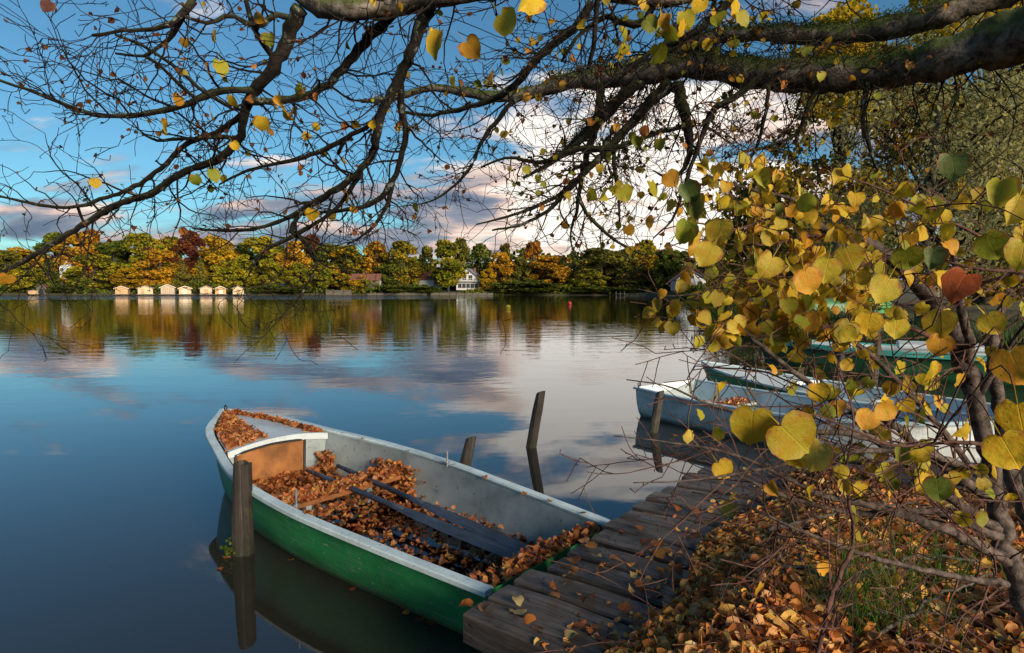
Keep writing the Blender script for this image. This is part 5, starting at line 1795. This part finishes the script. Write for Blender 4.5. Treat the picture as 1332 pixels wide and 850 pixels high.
# ------------------------------------------------------------------ shrub in the right foreground
shrub = thing('shoreline_shrub', 'spreading shrub with yellow heart-shaped leaves in the right foreground', 'shrub', (1.75, 1.95, 0.62))
SO = np.array(shrub.location)
ST = [
 [(1365, 880, 1.95, 17), (1318, 740, 2.05, 16), (1292, 620, 2.1, 15), (1272, 530, 2.1, 15), (1255, 465, 2.12, 16), (1232, 420, 2.15, 13), (1190, 368, 2.2, 13), (1152, 332, 2.2, 11), (1100, 305, 2.25, 9), (1062, 292, 2.3, 7), (1052, 270, 2.3, 6), (1040, 262, 2.3, 4), (990, 250, 2.3, 3), (930, 232, 2.3, 2), (905, 220, 2.3, 1.2)],
 [(1385, 840, 2.2, 14), (1345, 700, 2.25, 12), (1312, 600, 2.3, 13), (1300, 520, 2.3, 11), (1292, 470, 2.3, 10), (1298, 420, 2.3, 8), (1320, 370, 2.3, 6), (1350, 330, 2.3, 4)],
 [(1262, 480, 2.1, 10), (1258, 430, 2.05, 8), (1245, 380, 2.0, 6), (1240, 330, 2.0, 4), (1225, 290, 2, 2)],
 [(1290, 650, 2.1, 11), (1220, 600, 2.0, 9), (1150, 545, 1.95, 8), (1090, 525, 1.9, 7), (1040, 490, 1.9, 6), (990, 450, 1.9, 5), (950, 415, 1.95, 3.5), (915, 385, 2, 2.5), (870, 385, 2, 1.6), (830, 376, 2.0, 1)],
 [(1300, 690, 2.05, 11), (1220, 640, 1.95, 9), (1130, 570, 1.85, 8), (1060, 560, 1.8, 6), (990, 545, 1.8, 4.5), (920, 525, 1.8, 3), (870, 503, 1.8, 2), (815, 494, 1.8, 1.2)],
 [(1310, 730, 2.0, 12), (1230, 690, 1.9, 10), (1150, 662, 1.85, 9), (1060, 640, 1.8, 6), (1000, 610, 1.75, 4.5), (950, 590, 1.75, 3), (880, 577, 1.75, 2), (798, 567, 1.75, 1.2)],
 [(1300, 700, 2.0, 10), (1210, 665, 1.95, 8), (1120, 668, 1.9, 7), (1050, 655, 1.85, 5), (980, 628, 1.8, 4), (930, 600, 1.8, 3), (895, 560, 1.8, 2), (900, 520, 1.8, 1.5), (912, 480, 1.8, 1)],
 [(1280, 620, 2.05, 9), (1200, 590, 1.9, 7), (1110, 588, 1.8, 5.5), (1050, 600, 1.75, 4), (980, 612, 1.7, 3), (900, 625, 1.7, 2), (824, 628, 1.7, 1.2)],
 [(1250, 455, 2.1, 6), (1190, 430, 2.05, 4.5), (1120, 415, 2.0, 4), (1050, 432, 1.95, 3), (990, 438, 1.9, 2.2), (940, 433, 1.9, 1.6), (885, 430, 1.9, 1)],
 [(1160, 335, 2.2, 5), (1100, 350, 2.1, 3.5), (1040, 372, 2.0, 3), (985, 385, 2, 2), (920, 398, 2, 1.2)],
 [(1110, 308, 2.25, 4.5), (1050, 308, 2.15, 3.5), (1000, 318, 2.1, 3), (950, 318, 2.05, 2.2), (900, 312, 2.0, 1.6), (850, 330, 2.0, 1)],
 [(1060, 280, 2.3, 4), (1000, 285, 2.2, 3), (950, 300, 2.15, 2.2), (900, 290, 2.1, 1.5), (860, 300, 2.1, 1)],
 [(1380, 350, 1.7, 4.5), (1332, 332, 1.7, 4), (1270, 305, 1.7, 3.5), (1220, 282, 1.7, 3), (1180, 262, 1.7, 2.4), (1130, 240, 1.7, 1.8), (1095, 228, 1.7, 1.2)],
 [(1390, 370, 1.8, 4), (1332, 355, 1.8, 3.4), (1270, 350, 1.8, 2.8), (1230, 340, 1.8, 2)],
 [(1390, 340, 1.9, 5), (1330, 352, 1.9, 4), (1290, 365, 1.95, 4), (1260, 372, 2, 3)],
 [(1270, 520, 2.1, 7), (1320, 440, 2.0, 4), (1350, 400, 1.9, 3)],
 [(1290, 640, 2.1, 8), (1200, 530, 2.0, 6), (1130, 460, 2.0, 5), (1080, 420, 2.05, 4), (1040, 390, 2.1, 3), (1010, 345, 2.1, 2)],
 [(1060, 870, 1.55, 5), (1080, 780, 1.6, 5), (1110, 700, 1.7, 4), (1100, 620, 1.7, 3), (1110, 540, 1.7, 2), (1085, 470, 1.7, 1.4)],
 [(1310, 760, 1.9, 8), (1220, 745, 1.8, 6), (1120, 720, 1.75, 5), (1040, 690, 1.75, 3.5), (960, 655, 1.8, 2.2), (900, 640, 1.85, 1.4)],
 [(1330, 590, 1.6, 5), (1250, 575, 1.5, 4), (1170, 580, 1.45, 3), (1110, 560, 1.35, 2.4), (1060, 540, 1.25, 2), (1040, 545, 1.15, 1.6)],
]
shg = Grower(0.17, 0.004)
for k, sp in enumerate(ST):
    P, R = traced(sp, 0.035, 0.12)
    R = R*(0.62 if k > 2 else 0.74)
    b = MB()
    b.tube(P, R*(1+RNG.normal(0, 0.05, len(R))), 10 if R.max() > 0.02 else 7, wob=0.04)
    put(b, 'stem', M['shrubbark'] if R.max() > 0.011 else M['redtwig'], shrub, SO)
    thin = (R < 0.022) & (R > 0.0032)
    if thin.sum() > 5:
        shg.along(P[thin], R[thin], 0.07, 0.34, 2, rs=0.34, rmax=0.0045, spread=0.8, start=0.0)
put(shg.mb, 'twigs', M['redtwig'], shrub, SO, False)['kind'] = 'stuff'
SP = np.concatenate(shg.pts)
sx_, sy_ = proj(SP)
BIG = [(978, 552, 0.95, .066, (0.40, 0.31, 0.02), 0), (1030, 568, 0.92, .078, (0.37, 0.30, 0.02), 0), (1062, 592, 0.97, .055, (0.38, 0.34, 0.06), 1), (1312, 585, 0.8, .058, YEL[0], 0), (1328, 545, 0.8, .058, YEL[0], 2), (1322, 475, 1.0, .07, YEL[4], 0),
       (1250, 368, 1.25, .075, (0.30, 0.075, 0.02), 4), (1222, 420, 1.5, .075, YEL[0], 0), (1222, 448, 1.5, .06, YEL[4], 1), (1150, 375, 1.6, .08, YEL[2], 0), (1180, 335, 1.6, .075, YEL[5], 0), (1212, 335, 1.5, .06, GRN[2], 3), (1240, 215, 1.6, .075, GRN[2], 1),
       (1220, 635, 1.35, .06, GRN[0], 0), (1175, 590, 1.6, .06, YEL[5], 3), (940, 610, 1.7, .06, YEL[0], 0), (1128, 545, 1.6, .06, YEL[4], 0), (1065, 510, 1.7, .06, YEL[0], 1), (1100, 430, 1.7, .07, YEL[7], 2), (1130, 420, 1.7, .07, YEL[0], 0), (1165, 425, 1.7, .065, YEL[2], 0),
       (1050, 365, 1.6, .075, YEL[4], 0), (1000, 345, 1.6, .072, YEL[6], 1), (1075, 350, 1.6, .07, YEL[2], 0), (1105, 335, 1.6, .075, YEL[6], 2), (1290, 320, 1.5, .075, YEL[5], 0), (1320, 270, 1.4, .08, YEL[6], 3), (1300, 250, 1.4, .075, YEL[3], 3), (890, 300, 1.7, .075, YEL[5], 3), (905, 270, 1.7, .075, GRN[1], 3), (895, 250, 1.7, .07, GRN[2], 3), (920, 330, 1.6, .07, YEL[6], 0), (935, 300, 1.6, .075, YEL[6], 0), (1330, 330, 1.3, .07, YEL[2], 1), (1290, 420, 1.5, .06, YEL[6], 0)]
tw = MB()
for (px, py, d, s_, col, var) in BIG:
    P = at(px, py, d)
    R = frame_from(np.array([RNG.normal(0, 0.45), RNG.normal(0, 0.2), -1.0]), EYEV - P + RNG.normal(0, 0.3, 3))
    base = P - R[:, 1]*s_*0.45
    one_leaf(shrub, base-SO, s_, R, col, 'leaf', var)
    q_ = base - R[:, 1]*s_*0.4
    e_ = SP[int(np.argmin(np.linalg.norm(SP-q_, axis=1)))]
    s = smooth_path(np.array([base, q_, (q_+e_)/2+np.array([0, 0, 0.03]), e_]), 0.04)
    tw.tube(s, np.linspace(0.0010, 0.0022, len(s)), 4, cap=False)
put(tw, 'leaf_shoots', M['redtwig'], shrub, SO, False)['kind'] = 'stuff'
f = 2.6*((sx_ > 850) & (sx_ < 1130) & (sy_ > 200) & (sy_ < 440)) + 1.3*((sx_ >= 1000) & (sx_ < 1340) & (sy_ > 220) & (sy_ < 410)) + 0.4*((sx_ >= 1000) & (sx_ < 1340) & (sy_ >= 410) & (sy_ < 470)) + 0.22*((sx_ >= 1000) & (sx_ < 1340) & (sy_ >= 470) & (sy_ < 640)) + 0.12*((sx_ > 900) & (sy_ > 440) & (sy_ < 760))
f = f*(np.linalg.norm(SP-EYEV, axis=1) > 1.1)*(1 - 0.93*((sx_ > 868) & (sx_ < 980) & (sy_ > 322) & (sy_ < 372)))
f = f/f.sum()
ks = RNG.choice(len(SP), 262, replace=False, p=f)
for k in ks:
    col = random.choice(YEL + YEL[:5] + [GRN[1]] + ([GRN[0]] if sy_[k] > 420 else [YEL[4]]) + ([BRN[0]] if RNG.random() < 0.12 else []))
    one_leaf(shrub, SP[k]-SO, random.uniform(0.036, 0.066), hang_R(0.7), col)

ks = RNG.choice(len(SP), 460, replace=False, p=f)
mb = MB()
Rm = np.stack([hang_R(0.6) for _ in ks])
leaf_mass(mb, SP[ks] + Rm[:, :, 1]*0.03, 0.046, Rm, HI[:8])
put(mb, 'small_leaves', leafmat('shrub_leaves', [YEL[5], YEL[2], YEL[0], YEL[6], YEL[4], GRN[1], YEL[0], YEL[7]], 0.4), shrub, SO, True)['kind'] = 'stuff'

# ------------------------------------------------------------------ leaf litter on the bank
mb = MB()
n = 34000
xy = np.stack([RNG.uniform(-1.0, 6.5, n), RNG.uniform(0.6, 8.0, n)], 1)
a_ = (xy-DO) @ DE
c_ = (xy-DO) @ DW
sd = shore_sd(xy)
edge = 0.74 + 0.10*np.sin(a_*3.1)+0.07*np.sin(a_*7.7+1)+0.25*np.clip((a_-2.0)/1.0, 0, 1)
near_w = np.clip(1.3-np.hypot(xy[:, 0]-1.6, xy[:, 1]-3.0)/4.2, 0.12, 1)
ok = (c_ > edge + RNG.normal(0, 0.035, n)) & (sd > 0.35) & (RNG.random(n) < near_w)
a_, c_, xy = a_[ok], c_[ok], xy[ok]
n = len(xy)
gz_ = np.maximum(ground_z(xy), np.where(c_ < 2.2, ZD+0.008, -1))
ridge = 0.05*np.exp(-((c_-1.05)/0.28)**2)*(0.6+0.4*np.sin(a_*2.3))
C = np.stack([xy[:, 0], xy[:, 1], gz_ + ridge*RNG.random(n) + RNG.random(n)*0.03 + 0.006], 1)
leaf_mass(mb, C, 0.058, lying(n, 0.55))
n = 11000
aa = RNG.uniform(-0.2, 3.1, n)
cc = 0.72 + 0.09*np.sin(aa*3.1) + np.abs(RNG.normal(0, 0.45, n))
hz = 0.16*np.exp(-((cc-1.15)/0.36)**2)*(0.75+0.25*np.sin(aa*2.3))
C = np.array([dk(a, c, 0) for a, c in zip(aa, cc)])
C[:, 2] = np.maximum(ground_z(C), ZD+0.01) + hz*RNG.uniform(0.6, 1.0, n) + RNG.random(n)*0.02
leaf_mass(mb, C, 0.056, lying(n, 0.55))
# stray crumbs on the planks between the single leaves
n = 240
aa = RNG.uniform(0.0, 3.2, n)
cc = 0.80 - np.abs(RNG.normal(0, 0.22, n))
ok = cc > 0.02
C = np.array([dk(a, c, ZD+0.014) for a, c in zip(aa[ok], cc[ok])])
leaf_mass(mb, C, 0.040, lying(len(C), 0.3))
tag(mb.build('leaf_litter', M['litter']), 'deep orange and brown leaf litter covering the bank', 'leaves', kind='stuff')

CN = ['orange', 'amber', 'dark brown', 'tan', 'dull ochre', 'pale yellow-green']
CC = [BRN[1], BRN[0], BRN[2], BRN[3], BRN[4], (0.34, 0.30, 0.14)]
DL = [(608, 788, 1), (633, 790, 4), (674, 780, 5), (672, 795, 5), (690, 808, 0), (722, 762, 1), (736, 740, 2), (746, 742, 3), (737, 747, 5), (778, 724, 5), (800, 728, 4), (748, 726, 1), (760, 700, 4), (770, 708, 3), (832, 686, 1), (840, 704, 2), (745, 828, 5), (755, 815, 2), (775, 812, 1), (783, 828, 2), (812, 790, 0), (832, 824, 5), (830, 815, 0), (850, 815, 1), (860, 795, 2), (880, 740, 1), (870, 715, 4), (856, 708, 1), (858, 720, 3), (798, 845, 0), (830, 848, 5), (790, 840, 1), (905, 700, 0), (830, 764, 1), (840, 758, 3), (905, 665, 2), (880, 660, 1), (700, 815, 1), (765, 775, 2), (720, 775, 4)]
WHERE = ['at the near left corner of the dock', 'on the nearest planks', 'on the middle planks', 'near the leaf heap']
for k, (px, py, c) in enumerate(DL):
    p = onz(px, py, ZD+0.02)
    R = lying(1, 0.3)[0]
    o = one_leaf(None, p - R[:, 1]*0.03, random.uniform(0.055, 0.085), R, CC[c], 'fallen_leaf', random.choice([0, 1, 3, 4]))
    place = WHERE[0] if px < 660 else WHERE[1] if py > 780 else WHERE[3] if px > 840 else WHERE[2]
    tag(o, '%s fallen leaf lying %s' % (CN[c], place), 'leaf', 'single leaves on the dock, %s %s' % (CN[c], place))

# ------------------------------------------------------------------ grass tufts
def tuft(label, px, py, n, h, z):
    c = onz(px, py, z)
    t = MB()
    for k in range(n):
        p = np.array([RNG.normal(0, 0.11), RNG.normal(0, 0.08), 0])
        d = np.array([RNG.normal(0, 0.30), RNG.normal(0, 0.30), 1.0])
        hh = h*RNG.uniform(0.5, 1.2)
        bend = np.array([RNG.normal(0, 0.3), RNG.normal(0, 0.3), -0.12])
        w = RNG.uniform(0.0018, 0.0036)
        a = RNG.uniform(0, 6.28)
        s_ = np.array([math.cos(a), math.sin(a), 0])*w
        v = []
        for f in (0, 0.35, 0.7, 1.0):
            q_ = p + (d*f + bend*f*f)*hh
            v += [q_ - s_*(1-f*0.9), q_ + s_*(1-f*0.9)]
        t.add(v, [(0, 1, 3, 2), (2, 3, 5, 4), (4, 5, 7, 6)], tint=RNG.uniform(0, 1))
    root = thing('grass_tuft', label, 'grass', tuple(c))
    o = t.build('blades', M['grass'], root)
    o['kind'] = 'stuff'
    return root


tuft('long green grass tuft among leaves in the right foreground', 1150, 812, 120, 0.42, 0.64)
tuft('grass tuft left of the long green one beside grey dead branches', 1085, 800, 50, 0.34, 0.64)
tuft('thin grass blades at the foot of the shrub', 1225, 750, 70, 0.36, 0.66)
tuft('small grass tuft behind the grey dead branches', 1120, 725, 46, 0.28, 0.64)

# ------------------------------------------------------------------ dead branches on the ground
def dead(label, spec, r0, kids=7):
    P = np.array([onz(px, py, z) for px, py, z in spec])
    rel = P[0].copy()
    t = thing('dead_branch', label, 'branch', tuple(rel))
    s = smooth_path(P, 0.04)
    s = s + RNG.normal(0, 0.006, s.shape)
    b = MB()
    R = np.linspace(r0, r0*0.4, len(s))
    b.tube(s-rel, R, 8, wob=0.06)
    b.build('stick', M['deadwood'], t, True)
    gk = Grower(0.24, 0.0)
    gk.along(s, R, max(0.05, 1.0/kids*np.linalg.norm(P[-1]-P[0])), 0.26, 1, rs=0.35, rmax=0.005)
    if gk.mb.n:
        gk.mb.v = [v-rel for v in gk.mb.v]
        gk.mb.build('side_twigs', M['deadwood'], t)['kind'] = 'stuff'
    return t


dead('thick grey dead branch with a broken stub lying on the leaves', [(880, 842, .56), (950, 790, .64), (985, 742, .70), (1040, 738, .72), (1075, 752, .74), (1108, 732, .76)], 0.017)
dead('long grey dead branch arching across the litter', [(960, 830, .58), (1040, 795, .66), (1110, 755, .72), (1200, 725, .76), (1290, 730, .74)], 0.013)
dead('dark dead branch sweeping to the right below the grass', [(1040, 720, .70), (1060, 770, .68), (1100, 792, .68), (1180, 798, .68), (1260, 805, .68)], 0.010)
dead('thin forked stick at the edge of the planks', [(905, 835, .52), (925, 770, .60), (960, 735, .64), (1020, 700, .66)], 0.008)
dead('grey stick lying behind the leaf heap', [(1000, 690, .64), (1090, 668, .66), (1180, 655, .70), (1270, 668, .74)], 0.012)
dead('low tangle stick in front of the shrub stems', [(1090, 850, .60), (1160, 815, .66), (1230, 770, .74), (1300, 740, .8)], 0.010)

gb = Grower(0.15, -0.01)
for k in range(75):
    p = dk(RNG.uniform(-0.6, 3.6), RNG.uniform(0.9, 2.4), 0)
    p[2] = float(ground_z(p[None])[0]) + RNG.uniform(0.04, 0.16)
    a = RNG.uniform(0, 6.28)
    gb.grow(p, (math.cos(a), math.sin(a), RNG.uniform(-0.1, 0.35)), RNG.uniform(0.3, 0.8), RNG.uniform(0.0025, 0.0055), 1)
tag(gb.mb.build('brushwood', M['redtwig']), 'tangle of thin twigs over the leaf litter', 'twigs', kind='stuff')

# ------------------------------------------------------------------ trees, garden and bank on the right
def big_tree(name, label, x, y, h, w, n, size, matn, low, kind='round', lobes_n=None, trunk_r=0.35, droop=0.0):
    z = float(ground_z(np.array([[x, y]]))[0])-0.1
    P, lobes = crown_points(kind, n, h, w, low)
    t = thing(name, label, 'tree', (x, y, z))
    cr = MB()
    if droop:
        P[:, 2] -= droop*(np.hypot(P[:, 0], P[:, 1])/(w*0.5))**2
        P = P[P[:, 2] > 0.4]
    leaf_cloud(cr, P, size, NARROW if matn == 'willow' else CLUMP)
    cr.build('crown', M[matn] if matn in M else FOL[matn], t)
    tk = MB()
    tk.tube(smooth_path(np.array([(0, 0, -0.3, trunk_r*1.3), (0.1, 0, h*0.12, trunk_r), (-0.15, 0.1, h*0.4, trunk_r*0.75), (0.1, 0, h*0.65, trunk_r*0.5), (0, 0, h*0.9, trunk_r*0.15)]), 0.4)[:, :3],
            np.interp(np.linspace(0, 1, len(smooth_path(np.array([(0, 0, -0.3, 1), (0.1, 0, h*0.12, 1), (-0.15, 0.1, h*0.4, 1), (0.1, 0, h*0.65, 1), (0, 0, h*0.9, 1)]), 0.4))), [0, .2, .5, 1], [trunk_r*1.3, trunk_r, trunk_r*.7, trunk_r*.15]), 10, wob=0.05)
    tk.build('trunk', M['bark'], t, True)
    for c in lobes[:26]:
        z0 = max(0.14*h, c[2]*0.55)
        s_ = np.array([0, 0, z0])
        mid = (s_+c)/2+np.array([0, 0, 0.05*h])+RNG.normal(0, 0.2, 3)
        b = MB()
        b.tube(smooth_path(np.array([s_, mid, c]), 0.35), np.linspace(trunk_r*0.28, trunk_r*0.06, len(smooth_path(np.array([s_, mid, c]), 0.35))), 6, cap=False)
        b.build('bough', M['branch'], t, True)
    return t


big_tree('willow_tree', 'big grey-green tree with dark trunk standing behind the boats on the right', 15.2, 22.5, 10.5, 12.0, 19000, 0.125, 'willow', 0.20, trunk_r=0.30)
big_tree('willow_tree', 'grey-green tree at the right edge behind the garden', 23.5, 25.0, 11.0, 11.0, 15000, 0.14, 'willow', 0.16, trunk_r=0.30)
big_tree('golden_tree', 'tall golden-leaved tree seen through the limbs at upper right', 27.5, 36.0, 21.5, 14.0, 15000, 0.26, 'yellowtree', 0.25, trunk_r=0.4)
big_tree('golden_tree', 'golden tree behind the dark trunk, left of the tallest golden one', 19.5, 37.0, 17.5, 10.0, 10000, 0.24, 'yellowtree', 0.25, trunk_r=0.35)
big_tree('golden_tree', 'small bright yellow tree behind the garden at the right', 27.5, 35.0, 6.2, 7.0, 6000, 0.22, 'yellowtree', 0.05, trunk_r=0.15)
big_tree('olive_tree', 'dull green tree on the shore left of the big grey-green one', 18.5, 44.0, 9.5, 10.0, 5000, 0.26, 'gg', 0.06, trunk_r=0.3)
big_tree('olive_tree', 'olive tree filling the bank far behind the shrub', 30.0, 58.0, 9.0, 15.0, 6000, 0.40, 'ol', 0.03, trunk_r=0.3)
big_tree('olive_tree', 'rusty hedge tree on the right shore below the orange-roofed house', 36.0, 92.0, 2.3, 12.0, 4000, 0.42, 'ru', 0.02, kind='bush', trunk_r=0.15)
big_tree('olive_tree', 'green hedge tree on the right shore left of the rusty one', 41.5, 128.0, 2.2, 12.0, 5000, 0.45, 'dg', 0.02, kind='bush', trunk_r=0.15)
big_tree('olive_tree', 'yellow-green tree beside the orange-roofed house', 50.0, 140.0, 7.5, 9.0, 4000, 0.5, 'yg', 0.02, trunk_r=0.2)
big_tree('olive_tree', 'dark green tree behind the orange-roofed house', 62.0, 168.0, 16.0, 20.0, 6000, 0.6, 'dg', 0.02, trunk_r=0.3)
big_tree('olive_tree', 'dark tall tree behind the white cottage at the right', 47.0, 186.0, 13.0, 12.0, 5000, 0.6, 'dg', 0.02, trunk_r=0.3)

# garden behind the boats: iris clumps, picket fence, flower pots
def iris(label, x, y, n, h, spread):
    z = float(ground_z(np.array([[x, y]]))[0])
    z = max(z, 0.0)
    t = MB()
    for k in range(n):
        p = np.array([RNG.normal(0, spread), RNG.normal(0, spread*0.5), 0])
        d = np.array([RNG.normal(0, 0.22), RNG.normal(0, 0.22), 1.0])
        b_ = np.array([RNG.normal(0, 0.3), RNG.normal(0, 0.3), -0.15])
        hh = h*RNG.uniform(0.5, 1.15)
        w = 0.014
        a = RNG.uniform(0, 6.28)
        s_ = np.array([math.cos(a), math.sin(a), 0])*w
        v = []
        for f in (0, 0.4, 0.75, 1.0):
            q_ = p+(d*f+b_*f*f)*hh
            v += [q_-s_*(1-f*0.85), q_+s_*(1-f*0.85)]
        t.add(v, [(0, 1, 3, 2), (2, 3, 5, 4), (4, 5, 7, 6)], tint=RNG.uniform(0, 1))
    root = thing('iris_clump', label, 'plant', (x, y, z-0.03))
    t.build('blades', M['iris'], root)['kind'] = 'stuff'


iris('clump of long green blades at the waterline left of the garden', 10.2, 26.5, 420, 1.3, 0.9)
iris('green blades in front of the upturned boat', 11.8, 22.8, 420, 1.1, 0.9)
iris('green blades behind the middle of the large boat', 13.3, 18.8, 420, 1.0, 0.8)
iris('green blades behind the stern of the large boat', 14.6, 16.6, 420, 1.0, 0.9)
iris('reed clump on the shore beyond the upturned boat', 11.4, 32.0, 420, 1.3, 1.2)
fence = thing('picket_fence', 'grey picket fence in the garden at the right', 'fence', (18.0, 20.5, 0.9), -0.12)
pk = MB().box((0, 0, 0.5), (0.09, 0.025, 1.0)).mesh('picket', M['quaywood'])
for k in range(46):
    o = obj('picket', pk, fence)
    o.location = (k*0.15, 0, 0.0)
    o.scale = (1, 1, random.uniform(0.93, 1.05))
for z in (0.3, 0.75):
    MB().box((3.4, 0.035, z), (7.0, 0.04, 0.07)).build('rail', M['quaywood'], fence)
fence = thing('picket_fence', 'short dark picket fence behind the upturned boat', 'fence', (11.6, 26.5, 0.85), 0.1)
for k in range(20):
    o = obj('picket', pk, fence)
    o.location = (k*0.15, 0, 0.0)
    o.scale = (1, 1, random.uniform(0.93, 1.05))
for z in (0.3, 0.75):
    MB().box((1.45, 0.035, z), (3.0, 0.04, 0.07)).build('rail', M['quaywood'], fence)
M['terracotta'] = plain('terracotta', (0.30, 0.10, 0.05), 0.8, 0.2)
M['petal_y'] = foliage('yellow_petals', [(0.45, 0.32, 0.02), (0.55, 0.42, 0.03), (0.6, 0.5, 0.05)], 0.2)
M['petal_r'] = foliage('red_petals', [(0.40, 0.02, 0.02), (0.5, 0.04, 0.03), (0.55, 0.08, 0.04)], 0.2)
for (px, py, d, pm, lab) in ((1135, 404, 21.5, 'petal_y', 'terracotta pot of yellow flowers in the garden'), (1118, 390, 22.5, 'petal_r', 'terracotta pot of red flowers left of the yellow ones'), (1205, 386, 22.0, 'petal_r', 'terracotta pot of red flowers right of the yellow ones')):
    p = at(px, py, d)
    t = thing('flower_pot', lab, 'flower pot', (p[0], p[1], p[2]-0.35))
    zg = float(ground_z(np.array([[p[0], p[1]]]))[0])
    st = MB().box((0, 0, (zg-p[2]+0.35)/2-0.01), (0.5, 0.5, max(0.1, p[2]-0.35-zg)))
    st.build('plinth', M['stone'], t)
    rings = [[(r_*math.cos(a), r_*math.sin(a), z_) for a in np.linspace(0, 6.283, 14, endpoint=False)] for r_, z_ in ((0.11, 0), (0.17, 0.24), (0.19, 0.24), (0.19, 0.30), (0.16, 0.30), (0.15, 0.22))]
    b = MB().loft(rings, closed=True)
    b.poly.append(list(range(14))[::-1])
    b.build('pot', M['terracotta'], t)
    gl_ = MB()
    leaf_cloud(gl_, np.stack([RNG.normal(0, 0.14, 160), RNG.normal(0, 0.14, 160), 0.38+np.abs(RNG.normal(0, 0.1, 160))], 1), 0.09)
    gl_.build('foliage', M['iris'], t)
    fl = MB()
    leaf_cloud(fl, np.stack([RNG.normal(0, 0.15, 90), RNG.normal(0, 0.15, 90), 0.48+np.abs(RNG.normal(0, 0.09, 90))], 1), 0.07)
    fl.build('flowers', M[pm], t)
